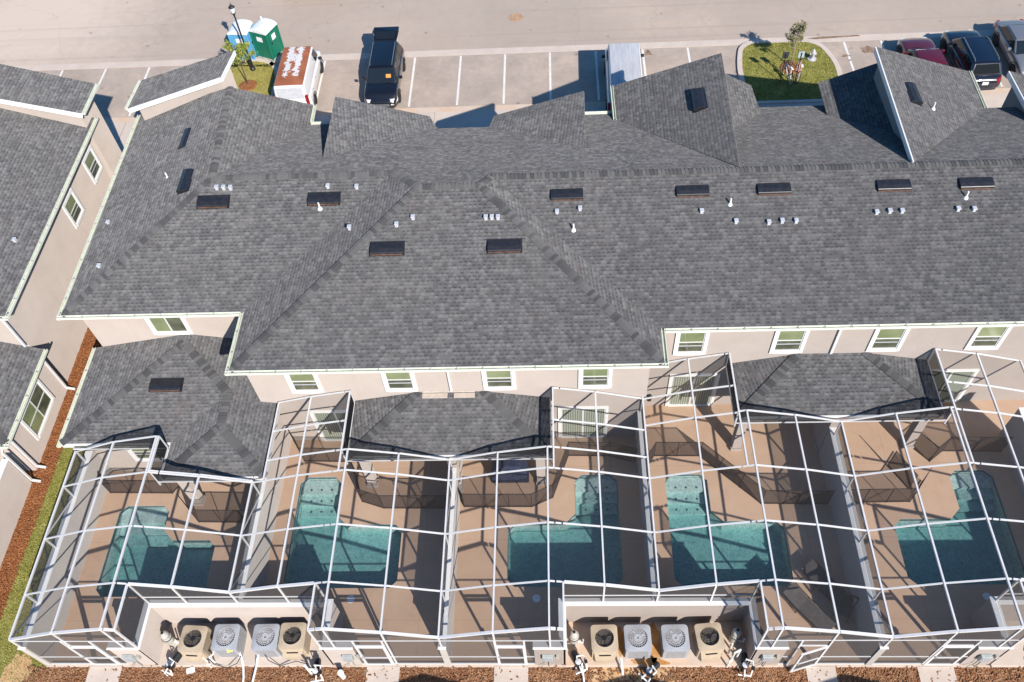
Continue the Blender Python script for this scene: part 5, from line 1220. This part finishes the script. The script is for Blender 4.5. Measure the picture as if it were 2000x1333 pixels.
signpost('dark square sign on a thin black post at left on the grass island', 12.66, 40.62, 1.75, 'sign_back')
signpost('pale blue square sign on a thin black post right of the island sapling', 13.41, 40.36, 1.95, 'sign_blue_grey')
def bike(label, x, y, rz, mat):
    t = thing('bicycle', label, 'bicycle', (x, y, .07), rz, 'bicycles leaning on the sign posts')
    for yy in (-.52, .52):
        m = MB(); pts = [(0, yy+.33*math.cos(a), .33+.33*math.sin(a)) for a in [2*math.pi*k/20 for k in range(21)]]; m.tube(pts, .02, 5, False); w_ = m.build('wheel', 'tyre', t)
        m = MB()
        for k in range(8): a = math.pi*k/4; m.bar((0, yy, .33), (0, yy+.31*math.cos(a), .33+.31*math.sin(a)), .006)
        m.build('spokes', 'wire_grey', w_)
    m = MB(); P5 = [(0, -.52, .33), (0, -.12, .30), (0, -.22, .78), (0, .38, .80), (0, .42, .68), (0, .52, .33)]
    for a, b in ((0, 1), (1, 2), (2, 3), (1, 4), (0, 2), (3, 5)): m.tube([P5[a], P5[b]], .022, 6)
    m.build('frame', mat, t)
    m = MB(); m.tube([(-.27, .30, 1.0), (-.05, .38, .97), (.05, .38, .97), (.27, .30, 1.0)], .016, 6); m.tube([(0, .38, .8), (0, .38, .98)], .016, 6); m.build('handlebar', 'iron_black', t)
    m = MB(); m.box(-.07, .07, -.36, -.1, .86, .92); m.build('saddle', 'bike_white', t, bevel=.03)
    t.rotation_euler = (0, R(9), rz)
bike('white bicycle leaning by the left sign post on the grass island', 12.95, 40.75, R(12), 'bike_white')
bike('pink and white bicycle leaning by the right sign post', 13.62, 41.0, R(-8), 'bike_pink')
t = thing('fire_hydrant', 'silver fire hydrant at the back right of the grass island', 'fire hydrant', (14.76, 42.5, .07)); t.scale = (.85, .85, .85)
m = MB(); m.lathe([(.30, 0), (.30, .05), (.14, .08), (.13, .5), (.16, .52), (.16, .56), (.12, .58), (.10, .68), (.04, .74), (.03, .80)], (0, 0, 0), 16); m.build('barrel', 'hydrant_silver', t)
for s_ in (-1, 1): m = MB(); m.lathe([(.07, .10), (.07, .20), (.05, .22)] if s_ > 0 else [(.05, -.22), (.07, -.20), (.07, -.10)], (0, 0, .42), 10, 'x'); m.build('nozzle', 'hydrant_silver', t)
m = MB(); m.lathe([(.09, -.22), (.09, -.1)], (0, 0, .40), 10, 'y'); m.build('nozzle', 'hydrant_silver', t)
t = thing('manhole_cover', 'rusty round manhole cover in the middle of the road', 'manhole cover', (-2.17, 47.78, -.012))
m = MB(); m.lathe([(.44, .0), (.44, .012), (.36, .016), (.355, .010), (.02, .010)], (0, 0, 0), 28); m.build('ring', 'iron_rust', t)
m = MB()
for k in range(-4, 5): 
    l = math.sqrt(max(.01, .31**2-(k*.065)**2)); m.box(-l, l, k*.065-.014, k*.065+.014, .011, .018); m.box(k*.065-.014, k*.065+.014, -l, l, .011, .017)
m.build('lid_pattern', 'iron_rust', t)

# ------------------------------------------------------------------ saplings
def sapling(label, x, y, h, cw, leaf, bark, seed, lean=(0, 0), n=420, base=.4):
    rnd = random.Random(seed); t = thing('sapling', label, 'tree', (x, y, .05), 0, 'young trees on the islands')
    tk = MB(); top = (lean[0]*h, lean[1]*h, h*.95); tk.tube([(0, 0, 0), (lean[0]*h*.4, lean[1]*h*.4, h*.4), top], [.04, .03, .01], 7)
    br = []
    for k in range(14):
        z = h*rnd.uniform(base, .9); a = rnd.uniform(0, 6.28); l = cw*rnd.uniform(.5, 1.0)*(1.15-.6*(z/h-base)/(1-base)); p0 = (lean[0]*z, lean[1]*z, z); p1 = (p0[0]+math.cos(a)*l, p0[1]+math.sin(a)*l, z+l*rnd.uniform(.3, .8))
        br.append((p0, p1)); tk.tube([p0, p1], [.014, .005], 5)
    tk.build('trunk', bark, t)
    lf = MB()
    for _ in range(n):
        p0, p1 = rnd.choice(br); f = rnd.uniform(.35, 1.1); c_ = [p0[i]+(p1[i]-p0[i])*f+rnd.gauss(0, .07) for i in range(3)]
        l = rnd.uniform(.05, .10); d_ = Vector((rnd.gauss(0, 1), rnd.gauss(0, 1), rnd.gauss(0, .7))).normalized(); u_ = d_.cross(Vector((rnd.gauss(0, 1), rnd.gauss(0, 1), rnd.gauss(0, 1)))).normalized(); c_ = Vector(c_)
        lf.face([c_-d_*l, c_+u_*l*.4, c_+d_*l, c_-u_*l*.4])
    lf.build('crown', leaf, t)
sapling('leafy yellow green sapling at the foot of the street lamp', -17.8, 42.0, 2.85, .95, 'leaf_green', 'bark', 3, n=1700, base=.40)
sapling('thin sparse sapling on the right grass island', 13.45, 41.9, 2.95, .52, 'leaf_grey', 'bark_pale', 4, n=1100, base=.45)
# guy stakes keep the left sapling upright
